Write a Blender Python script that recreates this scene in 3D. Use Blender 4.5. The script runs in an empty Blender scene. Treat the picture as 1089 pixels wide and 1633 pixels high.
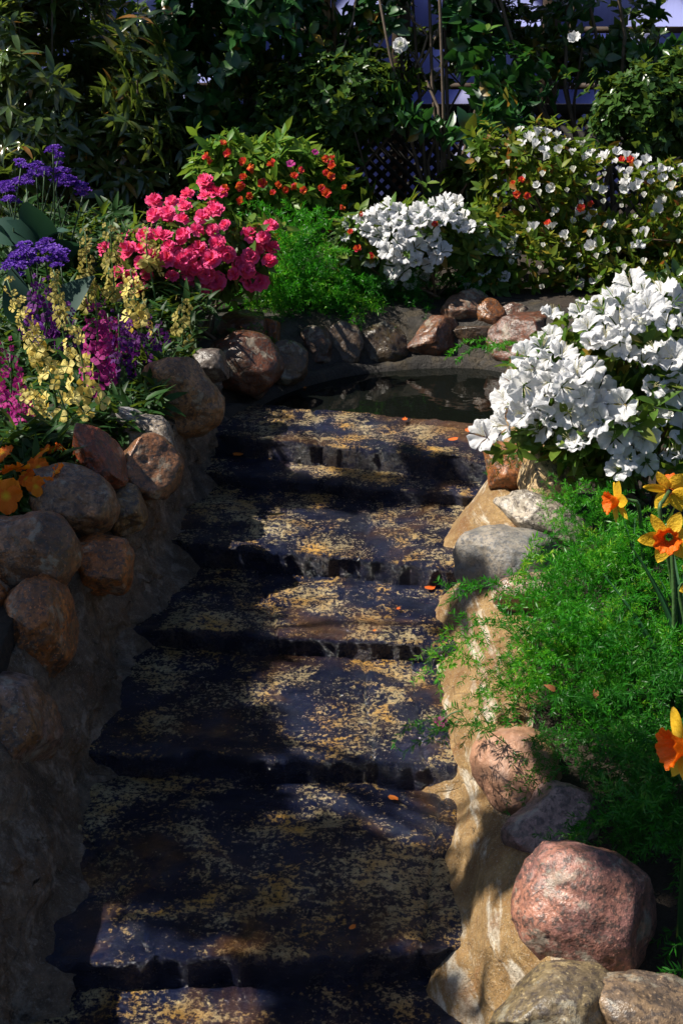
import bpy, bmesh, math, random
import numpy as np
from mathutils import Vector, Matrix

random.seed(7); rng = np.random.default_rng(7)
R = math.radians
scene = bpy.context.scene
C = scene.collection

# ------------------------------------------------------------------ camera, sky, sun, exposure
CAM_H, PITCH, FOV = 1.55, 22.0, 45.0
cam = bpy.data.cameras.new('camera'); cam_o = bpy.data.objects.new('camera', cam); C.objects.link(cam_o)
cam.sensor_fit = 'VERTICAL'; cam.sensor_height = 36; cam.lens = 18 / math.tan(R(FOV / 2))
cam_o.location = (0, 0, CAM_H); cam_o.rotation_euler = (R(90 - PITCH), 0, 0)
cam.clip_start = 0.02; cam.clip_end = 500
cam.dof.use_dof = True; cam.dof.focus_distance = 3.1; cam.dof.aperture_fstop = 16
scene.camera = cam_o

SUN_DIR = Vector((-0.62, -0.05, 0.78)).normalized()          # towards the sun
world = bpy.data.worlds.new('World'); scene.world = world; world.use_nodes = True
wn = world.node_tree.nodes; bg = wn['Background']
sky = wn.new('ShaderNodeTexSky'); sky.sky_type = 'NISHITA'; sky.sun_disc = False; sky.ozone_density = 4.0
sky.sun_elevation = math.asin(SUN_DIR.z); sky.sun_rotation = math.atan2(SUN_DIR.x, SUN_DIR.y)
world.node_tree.links.new(sky.outputs[0], bg.inputs[0]); bg.inputs[1].default_value = 0.05
sun = bpy.data.lights.new('sun', 'SUN'); sun.energy = 5.0; sun.angle = R(0.6); sun.color = (1.0, 0.93, 0.82)
sun_o = bpy.data.objects.new('sun', sun); C.objects.link(sun_o)
sun_o.rotation_euler = SUN_DIR.to_track_quat('Z', 'Y').to_euler(); sun_o.location = (-3, 2, 5)
vs = scene.view_settings
vs.view_transform = 'Standard'; vs.look = 'None'; vs.exposure = 0.8; vs.gamma = 1.0; vs.use_curve_mapping = False
scene.cycles.max_bounces = 5; scene.cycles.diffuse_bounces = 2; scene.cycles.glossy_bounces = 2; scene.cycles.transmission_bounces = 2; scene.cycles.transparent_max_bounces = 4
scene.cycles.use_denoising = True

# ------------------------------------------------------------------ photo pixel -> place
FPX = 816.5 / math.tan(R(FOV / 2)); CT, ST = math.cos(R(PITCH)), math.sin(R(PITCH))
CAM = np.array([0, 0, CAM_H])
def ray(px, py):
    u, v = (px - 544.5) / FPX, (816.5 - py) / FPX
    return np.array([u, CT + v * ST, -ST + v * CT])
def at(px, py, Y): d = ray(px, py); return CAM + d * (Y / d[1])
def atz(px, py, z): d = ray(px, py); return CAM + d * ((z - CAM_H) / d[2])
def size(px, P): return px * ((P[1]) * CT - (P[2] - CAM_H) * ST) / FPX
def project(P):
    P = np.asarray(P) - CAM; dep = P[:, 1] * CT - P[:, 2] * ST
    return 544.5 + FPX * P[:, 0] / dep, 816.5 - FPX * (P[:, 1] * ST + P[:, 2] * CT) / dep, dep

# ------------------------------------------------------------------ noise
def _h(i, j, k, s):
    n = (i * 374761393 + j * 668265263 + k * 2147483647 + s * 1274126177) & 0xffffffff
    n = ((n ^ (n >> 13)) * 1274126177) & 0xffffffff
    return ((n ^ (n >> 16)) & 0xffff) / 65535.0
def vnoise(P, s=0):
    P = np.asarray(P, float); I = np.floor(P).astype(np.int64); f = P - I; f = f * f * (3 - 2 * f)
    r = 0
    for a in (0, 1):
        for b in (0, 1):
            for c in (0, 1):
                w = (f[:, 0] if a else 1 - f[:, 0]) * (f[:, 1] if b else 1 - f[:, 1]) * (f[:, 2] if c else 1 - f[:, 2])
                r = r + w * _h(I[:, 0] + a, I[:, 1] + b, I[:, 2] + c, s)
    return r * 2 - 1
def fbm(P, o=4, s=0):
    P = np.asarray(P, float); r = 0; a = .5
    for i in range(o): r = r + a * vnoise(P * (2 ** i) + 17.3 * i, s + i); a *= .5
    return r

# ------------------------------------------------------------------ mesh / object helpers
def mk(name, V, F, mat=None, smooth=True):
    V = np.asarray(V, np.float32); F = np.asarray(F, np.int32); k = F.shape[1]
    m = bpy.data.meshes.new(name); m.vertices.add(len(V)); m.vertices.foreach_set('co', V.ravel())
    m.loops.add(F.size); m.loops.foreach_set('vertex_index', F.ravel())
    m.polygons.add(len(F)); m.polygons.foreach_set('loop_start', np.arange(0, F.size, k, dtype=np.int32))
    m.polygons.foreach_set('use_smooth', np.full(len(F), smooth))
    m.update(); m.validate()
    if mat: m.materials.append(mat)
    return m
def obj(name, mesh, parent=None, M=None):
    o = bpy.data.objects.new(name, mesh); C.objects.link(o)
    if parent is not None: o.parent = parent
    if M is not None: o.matrix_basis = M if isinstance(M, Matrix) else Matrix.Translation(Vector(M))
    return o
def tag(o, label=None, cat=None, group=None, kind=None):
    if label: o['label'] = label
    if cat: o['category'] = cat
    if group: o['group'] = group
    if kind: o['kind'] = kind
    return o
def thing(name, label, cat, base, group=None):
    o = obj(name, None, None, [float(x) for x in base]); o.empty_display_size = .05
    return tag(o, label, cat, group)
def grid_faces(nu, nv, wrap=False):
    f = []
    for i in range(nv - 1):
        for j in range(nu if wrap else nu - 1):
            a, b = i * nu + j, i * nu + (j + 1) % nu
            f.append((a, b, b + nu, a + nu))
    return np.array(f, np.int32)
def tri(F): F = np.asarray(F); return np.concatenate([F[:, [0, 1, 2]], F[:, [0, 2, 3]]])
def unit(v): v = np.asarray(v, float); return v / np.maximum(np.linalg.norm(v, axis=-1, keepdims=True), 1e-9)
def frames(Y, Z, s, T):
    """N x 4 x 4 from leaf axis Y, face normal hint Z, scale s, position T"""
    Y = unit(Y); X = unit(np.cross(Y, Z)); Z = np.cross(X, Y)
    M = np.zeros((len(Y), 4, 4)); s = np.asarray(s, float).reshape(-1, 1) * np.ones((len(Y), 1))
    M[:, :3, 0] = X * s; M[:, :3, 1] = Y * s; M[:, :3, 2] = Z * s; M[:, :3, 3] = T; M[:, 3, 3] = 1
    return M
def batch(name, tmpl, M, mat, smooth=True):
    V, F = tmpl; V = np.asarray(V); F = np.asarray(F); n = len(M)
    VV = np.einsum('nij,vj->nvi', M[:, :3, :3], V) + M[:, None, :3, 3]
    FF = F[None] + (np.arange(n) * len(V))[:, None, None]
    return mk(name, VV.reshape(-1, 3), FF.reshape(-1, F.shape[1]), mat, smooth)
def rel(M, base): M = M.copy(); M[:, :3, 3] -= np.asarray(base); return M
def mat4(a): return Matrix([[float(x) for x in r] for r in a])
def copies(name, meshes, M, parent):
    out = []
    for i, m in enumerate(M):
        out.append(obj(name, meshes[i % len(meshes)] if isinstance(meshes, list) else meshes, parent, mat4(m)))
    return out
def front_pick(P, n, cell=13):
    """indices of the pieces that lie nearest the lens, one per small cell of the view, inside the frame"""
    x, y, d = project(P); best = {}
    for i in np.argsort(d):
        if -10 < x[i] < 1100 and -10 < y[i] < 1643:
            best.setdefault((int(x[i] // cell), int(y[i] // cell)), i)
    ids = list(best.values()); random.shuffle(ids)
    return np.array(ids[:n], int)
def pieces(parent, name, tmpl, M, mat, n_obj, base, rest='foliage', variants=None):
    """the pieces seen largest become parts, the rest one part of kind stuff"""
    M = rel(M, base); k = front_pick(M[:, :3, 3] + np.asarray(base), n_obj)
    mesh = mk(name, tmpl[0], tmpl[1], mat)
    copies(name, mesh, M[k], parent)
    r = np.ones(len(M), bool); r[k] = False
    if r.any(): tag(obj(rest, batch(rest, tmpl, M[r], mat), parent), kind='stuff')
def tube(P, rad, sides=6, cap=True):
    P = np.asarray(P, float); n = len(P); rad = np.ones(n) * rad
    T = unit(np.gradient(P, axis=0)); ref = np.array([0.3, 0.2, 1.0]) if abs(T[0][2]) < .8 else np.array([1.0, .2, .1])
    A = unit(np.cross(T, ref)); B = np.cross(T, A); a = np.arange(sides) * 2 * np.pi / sides
    V = P[:, None] + rad[:, None, None] * (A[:, None] * np.cos(a)[None, :, None] + B[:, None] * np.sin(a)[None, :, None])
    V = V.reshape(-1, 3); F = grid_faces(sides, n, True)
    if cap:
        V = np.vstack([V, P[0], P[-1]]); c0, c1 = n * sides, n * sides + 1
        F = np.vstack([F, [(c0, (j + 1) % sides, j, j) for j in range(sides)], [(c1, (n - 1) * sides + j, (n - 1) * sides + (j + 1) % sides, (n - 1) * sides + (j + 1) % sides) for j in range(sides)]])
        t = tri(F[:-2 * sides]); e = F[-2 * sides:, :3]
        return V, np.vstack([t, e])
    return V, tri(F)
def join(parts):
    Vs, Fs, o = [], [], 0
    for V, F in parts: Vs.append(np.asarray(V)); Fs.append(np.asarray(F) + o); o += len(V)
    return np.vstack(Vs), np.vstack(Fs)
def spline(P, n):
    P = np.asarray(P, float); Q = np.vstack([2 * P[0] - P[1], P, 2 * P[-1] - P[-2]]); out = []
    for t in np.linspace(0, len(P) - 1 - 1e-6, n):
        i = int(t); f = t - i; a, b, c, d = Q[i:i + 4]
        out.append(.5 * (2 * b + (c - a) * f + (2 * a - 5 * b + 4 * c - d) * f * f + (3 * b - a - 3 * c + d) * f ** 3))
    return np.array(out)
def box(cx, cy, cz, sx, sy, sz):
    V = np.array([(cx + a * sx / 2, cy + b * sy / 2, cz + c * sz / 2) for c in (-1, 1) for b in (-1, 1) for a in (-1, 1)])
    F = tri([(0, 2, 3, 1), (4, 5, 7, 6), (0, 1, 5, 4), (2, 6, 7, 3), (0, 4, 6, 2), (1, 3, 7, 5)])
    return V, F

# ------------------------------------------------------------------ materials
def NM(name):
    m = bpy.data.materials.new(name); m.use_nodes = True
    return m, m.node_tree, m.node_tree.nodes['Principled BSDF']
def nd(nt, t, props=None, **ins):
    n = nt.nodes.new(t)
    for k, v in (props or {}).items(): setattr(n, k, v)
    for k, v in ins.items():
        s = n.inputs[int(k[1:])] if k[0] == 'i' and k[1:].isdigit() else n.inputs[k]
        if isinstance(v, bpy.types.NodeSocket): nt.links.new(v, s)
        else: s.default_value = v
    return n
def ramp(nt, fac, stops, interp='LINEAR'):
    r = nt.nodes.new('ShaderNodeValToRGB'); r.color_ramp.interpolation = interp
    e = r.color_ramp.elements
    while len(e) > 1: e.remove(e[-1])
    for i, (p, c) in enumerate(stops):
        q = e[0] if i == 0 else e.new(p)
        q.position = p; q.color = (c, c, c, 1) if isinstance(c, (int, float)) else (*c, 1)
    nt.links.new(fac, r.inputs[0]); return r.outputs[0]
def coords(nt, loc=(0, 0, 0), scale=(1, 1, 1), kind='Object'):
    tc = nt.nodes.new('ShaderNodeTexCoord')
    return nd(nt, 'ShaderNodeMapping', None, Vector=tc.outputs[kind], Location=loc, Scale=scale).outputs[0]
def noise(nt, vec, scale, detail=4, rough=.55, dist=0):
    return nd(nt, 'ShaderNodeTexNoise', None, Vector=vec, Scale=scale, Detail=detail, Roughness=rough, Distortion=dist).outputs[0]
def mix(nt, fac, a, b, mode='MIX'):
    n = nt.nodes.new('ShaderNodeMix'); n.data_type = 'RGBA'; n.blend_type = mode
    for s, v in ((n.inputs[0], fac), (n.inputs[6], a), (n.inputs[7], b)):
        if isinstance(v, bpy.types.NodeSocket): nt.links.new(v, s)
        else: s.default_value = v if isinstance(v, (int, float)) else (*v, 1)
    return n.outputs[2]
def bump(nt, h, strength, dist, normal=None):
    n = nd(nt, 'ShaderNodeBump', None, Height=h, Strength=strength, Distance=dist)
    if normal is not None: nt.links.new(normal, n.inputs['Normal'])
    return n.outputs[0]
def rnd(nt):
    oi = nt.nodes.new('ShaderNodeObjectInfo'); ge = nt.nodes.new('ShaderNodeNewGeometry')
    a = nd(nt, 'ShaderNodeMath', {'operation': 'ADD'}, i0=oi.outputs['Random'], i1=ge.outputs['Random Per Island'])
    return nd(nt, 'ShaderNodeMath', {'operation': 'FRACT'}, i0=a.outputs[0]).outputs[0]
def leafmat(name, stops, rough=.4, trans=.35, tcol=None, spec=.28, per_obj=0):
    m, nt, b = NM(name); rv = rnd(nt)
    if per_obj: rv = nd(nt, 'ShaderNodeMix', {'data_type': 'FLOAT'}, i0=per_obj, i2=nt.nodes.new('ShaderNodeNewGeometry').outputs['Random Per Island'], i3=nt.nodes.new('ShaderNodeObjectInfo').outputs['Random']).outputs[0]
    c = ramp(nt, rv, stops)
    v = coords(nt); n = noise(nt, v, 60, 2)
    c = mix(nt, ramp(nt, n, [(.35, 0.0), (.7, .35)]), c, tuple(x * .55 for x in stops[0][1]))
    nt.links.new(c, b.inputs['Base Color']); b.inputs['Roughness'].default_value = rough; b.inputs['Specular IOR Level'].default_value = spec
    if trans:
        t = nd(nt, 'ShaderNodeBsdfTranslucent', None, Color=mix(nt, .6, c, tcol or (.25, .35, .03)))
        x = nd(nt, 'ShaderNodeMixShader', None, i0=trans, i1=b.outputs[0], i2=t.outputs[0])
        nt.links.new(x.outputs[0], nt.nodes['Material Output'].inputs[0])
    return m
def petalmat(name, stops, trans=.35, rough=.55, centre=None, vein=.25, tint=None, sheen=0):
    m, nt, b = NM(name); c = ramp(nt, rnd(nt), stops)
    v = coords(nt)
    if centre:                                                   # the throat of the flower has a colour of its own
        l = nd(nt, 'ShaderNodeVectorMath', {'operation': 'LENGTH'}, i0=v).outputs['Value']
        c = mix(nt, ramp(nt, l, [(centre[1], 1.0), (centre[2], 0.0)]), c, centre[0])
    n = noise(nt, v, 9, 4)
    nt.links.new(c, b.inputs['Base Color']); b.inputs['Roughness'].default_value = rough; b.inputs['Specular IOR Level'].default_value = .3
    nt.links.new(bump(nt, n, vein, .15), b.inputs['Normal'])
    t = nd(nt, 'ShaderNodeBsdfTranslucent', None, Color=c if tint is None else mix(nt, .6, c, tint))
    x = nd(nt, 'ShaderNodeMixShader', None, i0=trans, i1=b.outputs[0], i2=t.outputs[0])
    nt.links.new(x.outputs[0], nt.nodes['Material Output'].inputs[0])
    return m
def stonemat(name, c1, c2, speck=(.05, .04, .035), seed=0, rough=.6, fine=90, stain=None, lum=1.0):
    m, nt, b = NM(name); v = coords(nt, (seed * 3.1, seed * 1.7, seed))
    big = noise(nt, v, 9, 5, .6, .6)
    c = mix(nt, ramp(nt, big, [(.36, 0.0), (.62, 1.0)]), c1, c2)
    g = noise(nt, v, fine, 3, .7)
    c = mix(nt, ramp(nt, noise(nt, v, 24, 5, .7, .5), [(.42, 0.0), (.62, .75 * lum + .1)]), c, tuple(x * .38 for x in c2))
    c = mix(nt, ramp(nt, g, [(.48, 0.0), (.60, .85)]), c, speck)
    g2 = noise(nt, v, fine * 1.7, 2, .6)
    c = mix(nt, ramp(nt, g2, [(.60, 0.0), (.7, .5)]), c, tuple(min(1, x * 1.7 + .04) for x in c1))
    c = mix(nt, ramp(nt, noise(nt, v, 15, 6, .7, .4), [(.56, 0.0), (.62, .45 * lum)]), c, (.34, .32, .25))
    c = mix(nt, ramp(nt, noise(nt, v, 7, 5, .65, 1.0), [(.55, 0.0), (.7, .7)]), c, tuple(x * .3 for x in c2))
    if stain:
        s = noise(nt, v, 5, 4, .6, 1.0); c = mix(nt, ramp(nt, s, [(.5, 0.0), (.66, .85)]), c, stain)
    nt.links.new(c, b.inputs['Base Color'])
    nt.links.new(ramp(nt, big, [(.3, rough - .2), (.7, rough + .12)]), b.inputs['Roughness'])
    nt.links.new(bump(nt, g, .35, .006, bump(nt, noise(nt, v, 26, 5, .65), .6, .012)), b.inputs['Normal'])
    return m

MT = {}
# wet tread stone: near black, with crumbs of tan mineral crust
m, nt, b = NM('wet_stone'); v = coords(nt)
M_ = lambda op, a, b_, c_=0.0: nd(nt, 'ShaderNodeMath', {'operation': op}, i0=a, i1=b_, i2=c_).outputs[0]
fn = noise(nt, v, 190, 4, .72, .1); mn = noise(nt, v, 105, 4, .66, .3); st = noise(nt, coords(nt, (1, 2, 3), (.5, 1.4, 1)), 34, 5, .65, .5)
patch = ramp(nt, noise(nt, v, 5.5, 5, .6, .8), [(.38, 0.0), (.62, 1.0)])
orn = nt.nodes.new('ShaderNodeObjectInfo').outputs['Random']
mm = M_('MULTIPLY_ADD', mn, .46, M_('MULTIPLY_ADD', fn, .30, M_('MULTIPLY_ADD', st, .24, M_('MULTIPLY_ADD', patch, .13, M_('MULTIPLY', orn, .02)))))
nz = nd(nt, 'ShaderNodeSeparateXYZ', None, i0=nt.nodes.new('ShaderNodeNewGeometry').outputs['Normal']).outputs[2]
up_ = ramp(nt, nz, [(.35, .1), (.8, 1.0)])
crust = M_('MULTIPLY', ramp(nt, mm, [(.590, 0.0), (.618, .28), (.642, .88), (.675, 1.0)]), up_)
hue = mix(nt, ramp(nt, noise(nt, v, 9, 4), [(.36, 0.0), (.56, 1.0)]), (.68, .38, .07), (.60, .49, .27))
hue = mix(nt, ramp(nt, fn, [(.45, 0.0), (.6, .6)]), hue, (.20, .09, .02))
c = mix(nt, crust, mix(nt, noise(nt, v, 30, 4), (.002, .005, .020), (.012, .018, .055)), hue)  # blue of the shaded treads is mixed into the dark base
rust = M_('MULTIPLY', ramp(nt, noise(nt, v, 3.2, 4, .6, .8), [(.54, 0.0), (.68, .75)]), up_); c = mix(nt, rust, c, mix(nt, mn, (.012, .007, .004), (.26, .12, .035)))
nt.links.new(c, b.inputs['Base Color'])
nt.links.new(ramp(nt, mm, [(.45, .07), (.60, .16), (.68, .5)]), b.inputs['Roughness'])
b.inputs['Specular IOR Level'].default_value = .45; b.inputs['Coat Weight'].default_value = .2; b.inputs['Coat Roughness'].default_value = .05
spark = M_('MULTIPLY', fn, ramp(nt, noise(nt, v, 6.5, 3), [(.44, .35), (.58, 1.0)]))
nrm = bump(nt, spark, 1.0, .022, bump(nt, mn, .5, .014, bump(nt, noise(nt, coords(nt, (0, 0, 0), (1, 2.2, 1)), 18, 5, .6), .4, .035)))
for k_ in ('Normal', 'Coat Normal'): nt.links.new(nrm, b.inputs[k_])
MT['wet'] = m
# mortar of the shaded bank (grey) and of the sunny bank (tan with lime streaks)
def mortar(name, base, dark, pale, rust, stretch, lime):
    m, nt, b = NM(name); v = coords(nt); sv = coords(nt, (3, 1, 2), stretch)
    n = noise(nt, v, 12, 7, .72, .6); s = noise(nt, sv, 5, 7, .7, .5)
    c = mix(nt, ramp(nt, n, [(.33, 0.0), (.66, 1.0)]), dark, base)
    c = mix(nt, ramp(nt, s, [(.53, 0.0), (.60, lime), (.70, lime * .5)]), c, pale)
    c = mix(nt, ramp(nt, noise(nt, v, 11, 4, .6, .5), [(.52, 0.0), (.66, .8)]), c, rust)
    c = mix(nt, ramp(nt, noise(nt, coords(nt, (7, 3, 5)), 4.5, 5, .65, .7), [(.54, 0.0), (.64, .7)]), c, tuple(x * .4 for x in dark))
    g = noise(nt, v, 120, 3, .7); c = mix(nt, ramp(nt, g, [(.5, 0.0), (.75, .6)]), c, tuple(x * .35 for x in base))
    nt.links.new(c, b.inputs['Base Color']); nt.links.new(ramp(nt, n, [(.3, .42), (.7, .85)]), b.inputs['Roughness'])
    grit = noise(nt, v, 240, 3, .75); c = mix(nt, ramp(nt, noise(nt, v, 38, 6, .75), [(.38, .6), (.55, 0.0)]), c, tuple(x * .8 for x in dark)); c = mix(nt, ramp(nt, grit, [(.56, 0.0), (.68, .5)]), c, pale)
    cr = nd(nt, 'ShaderNodeTexVoronoi', {'feature': 'DISTANCE_TO_EDGE'}, Vector=mix(nt, .12, v, nd(nt, 'ShaderNodeTexNoise', None, Vector=v, Scale=9.0).outputs[1]), Scale=3.0).outputs[0]
    h = ramp(nt, cr, [(0.0, 0.0), (.010, 1.0)]); c = mix(nt, ramp(nt, cr, [(0.0, .35), (.006, 0.0)]), c, (.012, .009, .006)); nt.links.new(c, b.inputs['Base Color'])
    nt.links.new(bump(nt, h, .5, .008, bump(nt, grit, .5, .005, bump(nt, g, .6, .008, bump(nt, noise(nt, v, 24, 7, .72), 1.0, .03)))), b.inputs['Normal']); return m
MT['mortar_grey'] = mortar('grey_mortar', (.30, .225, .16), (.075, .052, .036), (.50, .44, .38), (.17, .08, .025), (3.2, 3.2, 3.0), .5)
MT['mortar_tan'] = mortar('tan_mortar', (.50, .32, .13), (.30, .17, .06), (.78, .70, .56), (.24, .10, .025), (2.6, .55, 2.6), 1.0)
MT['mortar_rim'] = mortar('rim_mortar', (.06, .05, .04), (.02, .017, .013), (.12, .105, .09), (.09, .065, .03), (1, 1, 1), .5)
m, nt, b = NM('soil'); v = coords(nt); n = noise(nt, v, 30, 6, .7)
nt.links.new(ramp(nt, n, [(.3, (.012, .008, .005)), (.7, (.045, .03, .018))]), b.inputs['Base Color']); b.inputs['Roughness'].default_value = .95
nt.links.new(bump(nt, n, .9, .03), b.inputs['Normal']); MT['soil'] = m
m, nt, b = NM('pool_water'); b.inputs['Base Color'].default_value = (.004, .005, .004, 1); b.inputs['Roughness'].default_value = .03; b.inputs['IOR'].default_value = 1.33; b.inputs['Specular IOR Level'].default_value = .35
nt.links.new(bump(nt, noise(nt, coords(nt), 14, 2), .05, .02), b.inputs['Normal']); MT['water'] = m
# leaves
MT['azalea_leaf'] = leafmat('azalea_leaf', [(0, (.035, .09, .012)), (.6, (.085, .17, .022)), (.93, (.16, .21, .03)), (1, (.26, .13, .02))], .45, .35)
MT['azalea_gold'] = leafmat('azalea_leaf_gold', [(0, (.04, .10, .008)), (.5, (.10, .18, .015)), (.86, (.24, .25, .02)), (.94, (.26, .12, .015)), (1, (.22, .05, .01))], .45, .4)
MT['azalea_lime'] = leafmat('azalea_leaf_lime', [(0, (.04, .13, .014)), (.6, (.12, .26, .025)), (1, (.26, .34, .05))], .4, .4)
MT['dark_leaf'] = leafmat('dark_leaf', [(0, (.018, .05, .014)), (.7, (.045, .10, .022)), (.96, (.09, .15, .03)), (1, (.28, .12, .01))], .25, .35, spec=.6)
MT['rhodo_leaf'] = leafmat('rhododendron_leaf', [(0, (.035, .07, .022)), (.7, (.08, .13, .035)), (.92, (.16, .15, .05)), (1, (.28, .11, .02))], .18, .35, spec=.9)
MT['camellia_leaf'] = leafmat('camellia_leaf', [(0, (.012, .055, .016)), (.8, (.03, .115, .025)), (.95, (.09, .20, .03)), (1, (.34, .14, .01))], .36, .25, (.06, .22, .02), spec=.7)
MT['box_leaf'] = leafmat('box_leaf', [(0, (.02, .06, .014)), (1, (.07, .14, .03))], .25, .3)
MT['fern'] = leafmat('fern_needle', [(0, (.008, .085, .004)), (.4, (.025, .21, .008)), (.7, (.09, .36, .014)), (.9, (.28, .45, .02)), (1, (.40, .34, .08))], .4, .4, (.10, .5, .015), .35, .6)
MT['fern_dark'] = leafmat('fern_needle_deep', [(0, (.008, .07, .006)), (.7, (.025, .17, .012)), (.92, (.10, .25, .03)), (1, (.26, .22, .06))], .4, .35, (.08, .4, .02), .3, .6)
MT['statice_leaf'] = leafmat('statice_leaf', [(0, (.02, .06, .045)), (1, (.03, .085, .06))], .6, .2, (.05, .15, .05))
MT['stock_leaf'] = leafmat('stock_leaf', [(0, (.010, .040, .008)), (1, (.026, .085, .014))], .5, .3)
MT['blade'] = leafmat('daffodil_leaf', [(0, (.015, .07, .03)), (1, (.03, .11, .04))], .4, .25)
def plain(name, c, rough=.6, var=.4, scale=25, bm=.4):
    m, nt, b = NM(name); v = coords(nt); n = noise(nt, v, scale, 5, .6)
    nt.links.new(ramp(nt, n, [(.3, tuple(x * (1 - var) for x in c)), (.7, tuple(min(1, x * (1 + var)) for x in c))]), b.inputs['Base Color'])
    b.inputs['Roughness'].default_value = rough; nt.links.new(bump(nt, n, bm, .01), b.inputs['Normal']); return m
MT['bark'] = plain('bark', (.09, .065, .045), .8); MT['bark_tan'] = plain('tan_bark', (.32, .19, .09), .7)
MT['stem'] = plain('green_stem', (.05, .11, .03), .5); MT['stem_dark'] = plain('dark_stem', (.02, .05, .018), .6); MT['bark_pale'] = plain('pale_bark', (.17, .125, .085), .8); MT['twig'] = plain('twig', (.12, .07, .035), .7)
MT['lattice'] = plain('lattice_wood', (.018, .016, .013), .8); MT['frame'] = plain('frame_wood', (.05, .03, .018), .7)
m, nt, b = NM('wall_panel'); v = coords(nt); n = noise(nt, v, 2.5, 5, .6, .5)
gr = noise(nt, coords(nt, (0, 0, 0), (9, 9, 1.2)), 3, 5, .7); nt.links.new(mix(nt, ramp(nt, gr, [(.45, 0.0), (.7, .6)]), ramp(nt, n, [(.3, (.45, .45, .60)), (.7, (.70, .70, .82))]), (.20, .19, .22)), b.inputs['Base Color']); b.inputs['Roughness'].default_value = .5
t = nd(nt, 'ShaderNodeBsdfTranslucent', None, Color=(.45, .50, .95, 1)); xs_ = nd(nt, 'ShaderNodeMixShader', None, i0=.55, i1=b.outputs[0], i2=t.outputs[0]); nt.links.new(xs_.outputs[0], nt.nodes['Material Output'].inputs[0]); MT['panel'] = m
# petals
MT['white'] = petalmat('white_petal', [(0, (.74, .75, .78)), (1, (.82, .81, .80))], .4, centre=((.70, .74, .50), .12, .5), vein=.3)
MT['pink'] = petalmat('pink_petal', [(0, (.94, .05, .20)), (.6, (.97, .13, .38)), (1, (.93, .06, .12))], .3, vein=.4)
MT['pale'] = petalmat('pale_bud', [(0, (.75, .76, .62)), (1, (.82, .80, .78))], .3)
MT['orange_red'] = petalmat('orange_red_petal', [(0, (.62, .07, .02)), (.4, (.75, .20, .03)), (.7, (.70, .05, .04)), (1, (.70, .05, .12))], .3)
MT['yellow'] = petalmat('yellow_petal', [(0, (.70, .56, .12)), (.6, (.76, .66, .24)), (1, (.66, .46, .06))], .35)
MT['cream'] = petalmat('cream_petal', [(0, (.36, .30, .06)), (1, (.46, .40, .12))], .35)
MT['magenta'] = petalmat('magenta_petal', [(0, (.22, .006, .12)), (.6, (.36, .015, .20)), (1, (.46, .03, .20))], .3)
MT['purple'] = petalmat('purple_petal', [(0, (.06, .006, .10)), (.6, (.12, .01, .15)), (1, (.12, .015, .24))], .3)
MT['violet'] = petalmat('violet_petal', [(0, (.10, .03, .36)), (.7, (.16, .05, .48)), (1, (.28, .14, .55))], .3)
MT['pansy'] = petalmat('pansy_petal', [(0, (.80, .13, .004)), (.7, (.86, .20, .005)), (1, (.88, .32, .01))], .35, centre=((.85, .55, .02), .05, .35))
MT['daff_petal'] = petalmat('daffodil_petal', [(0, (.80, .46, .02)), (1, (.84, .54, .04))], .4, .45)
MT['daff_cup'] = petalmat('daffodil_cup', [(0, (.86, .16, .01)), (1, (.86, .20, .01))], .4, .45)
MT['fallen'] = petalmat('fallen_petal', [(0, (.70, .12, .02)), (1, (.75, .22, .03))], .2)
MT['stamen'] = plain('stamen', (.55, .5, .25), .6)

# ------------------------------------------------------------------ the lie of the land
LZ = np.array([-.075, 0, .068, .128, .202, .252, .325])
L_IN = np.array([atz(*p) for p in [(-30, 1700, -.09), (10, 1640, -.075), (62, 1525, 0), (122, 1335, 0), (180, 1180, .05), (218, 1060, .068), (258, 965, .128), (280, 880, .18), (325, 790, .21), (345, 715, .26), (362, 668, .33)]])
L_OUT = np.array([at(*p) for p in [(-260, 1560, 1.25), (-160, 1400, 1.55), (-80, 1230, 1.85), (5, 1090, 2.15), (70, 965, 2.45), (140, 870, 2.68), (195, 800, 2.9), (245, 740, 3.12), (300, 665, 3.48), (335, 620, 3.75), (370, 600, 3.98)]])
R_IN = np.array([atz(*p) for p in [(745, 1740, -.09), (745, 1640, -.075), (745, 1530, -.01), (735, 1420, 0), (716, 1290, 0), (712, 1215, .06), (706, 1120, .068), (716, 1045, .09), (690, 975, .128), (738, 910, .16), (714, 865, .202), (738, 810, .202), (775, 770, .25), (790, 720, .31), (800, 680, .33)]])
R_OUT = np.array([at(*p) for p in [(1100, 1740, 1.2), (1000, 1650, 1.35), (900, 1560, 1.5), (872, 1450, 1.7), (862, 1340, 1.9), (852, 1230, 2.08), (850, 1130, 2.3), (842, 1030, 2.5), (848, 930, 2.72), (856, 850, 2.95), (866, 790, 3.15), (872, 745, 3.35), (866, 700, 3.55), (862, 660, 3.78), (856, 625, 3.98)]])
def bedz(x, y):
    left = np.interp(y, [.6, 1.2, 1.7, 2.2, 2.6, 3.0, 3.6, 5, 60], [-.1, .12, .27, .37, .42, .45, .48, .5, .5])
    right = np.interp(y, [.6, 1.2, 1.6, 2.1, 2.6, 3.2, 3.8, 4.6, 60], [-.1, .06, .12, .2, .28, .34, .42, .5, .5])
    t = np.clip((x + .5) / 1.0, 0, 1); return left * (1 - t) + right * t
def soilz(x, y): return float(bedz(np.array([x]), np.array([y]))[0])
gx = np.unique(np.concatenate([np.linspace(-150, -4, 14), np.linspace(-4, -1.4, 16), np.linspace(-1.4, 1.4, 71), np.linspace(1.4, 4, 16), np.linspace(4, 150, 14)]))
gy = np.unique(np.concatenate([np.linspace(-150, -1, 12), np.linspace(-1, .8, 10), np.linspace(.8, 5, 90), np.linspace(5, 9, 24), np.linspace(9, 200, 14)]))
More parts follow.
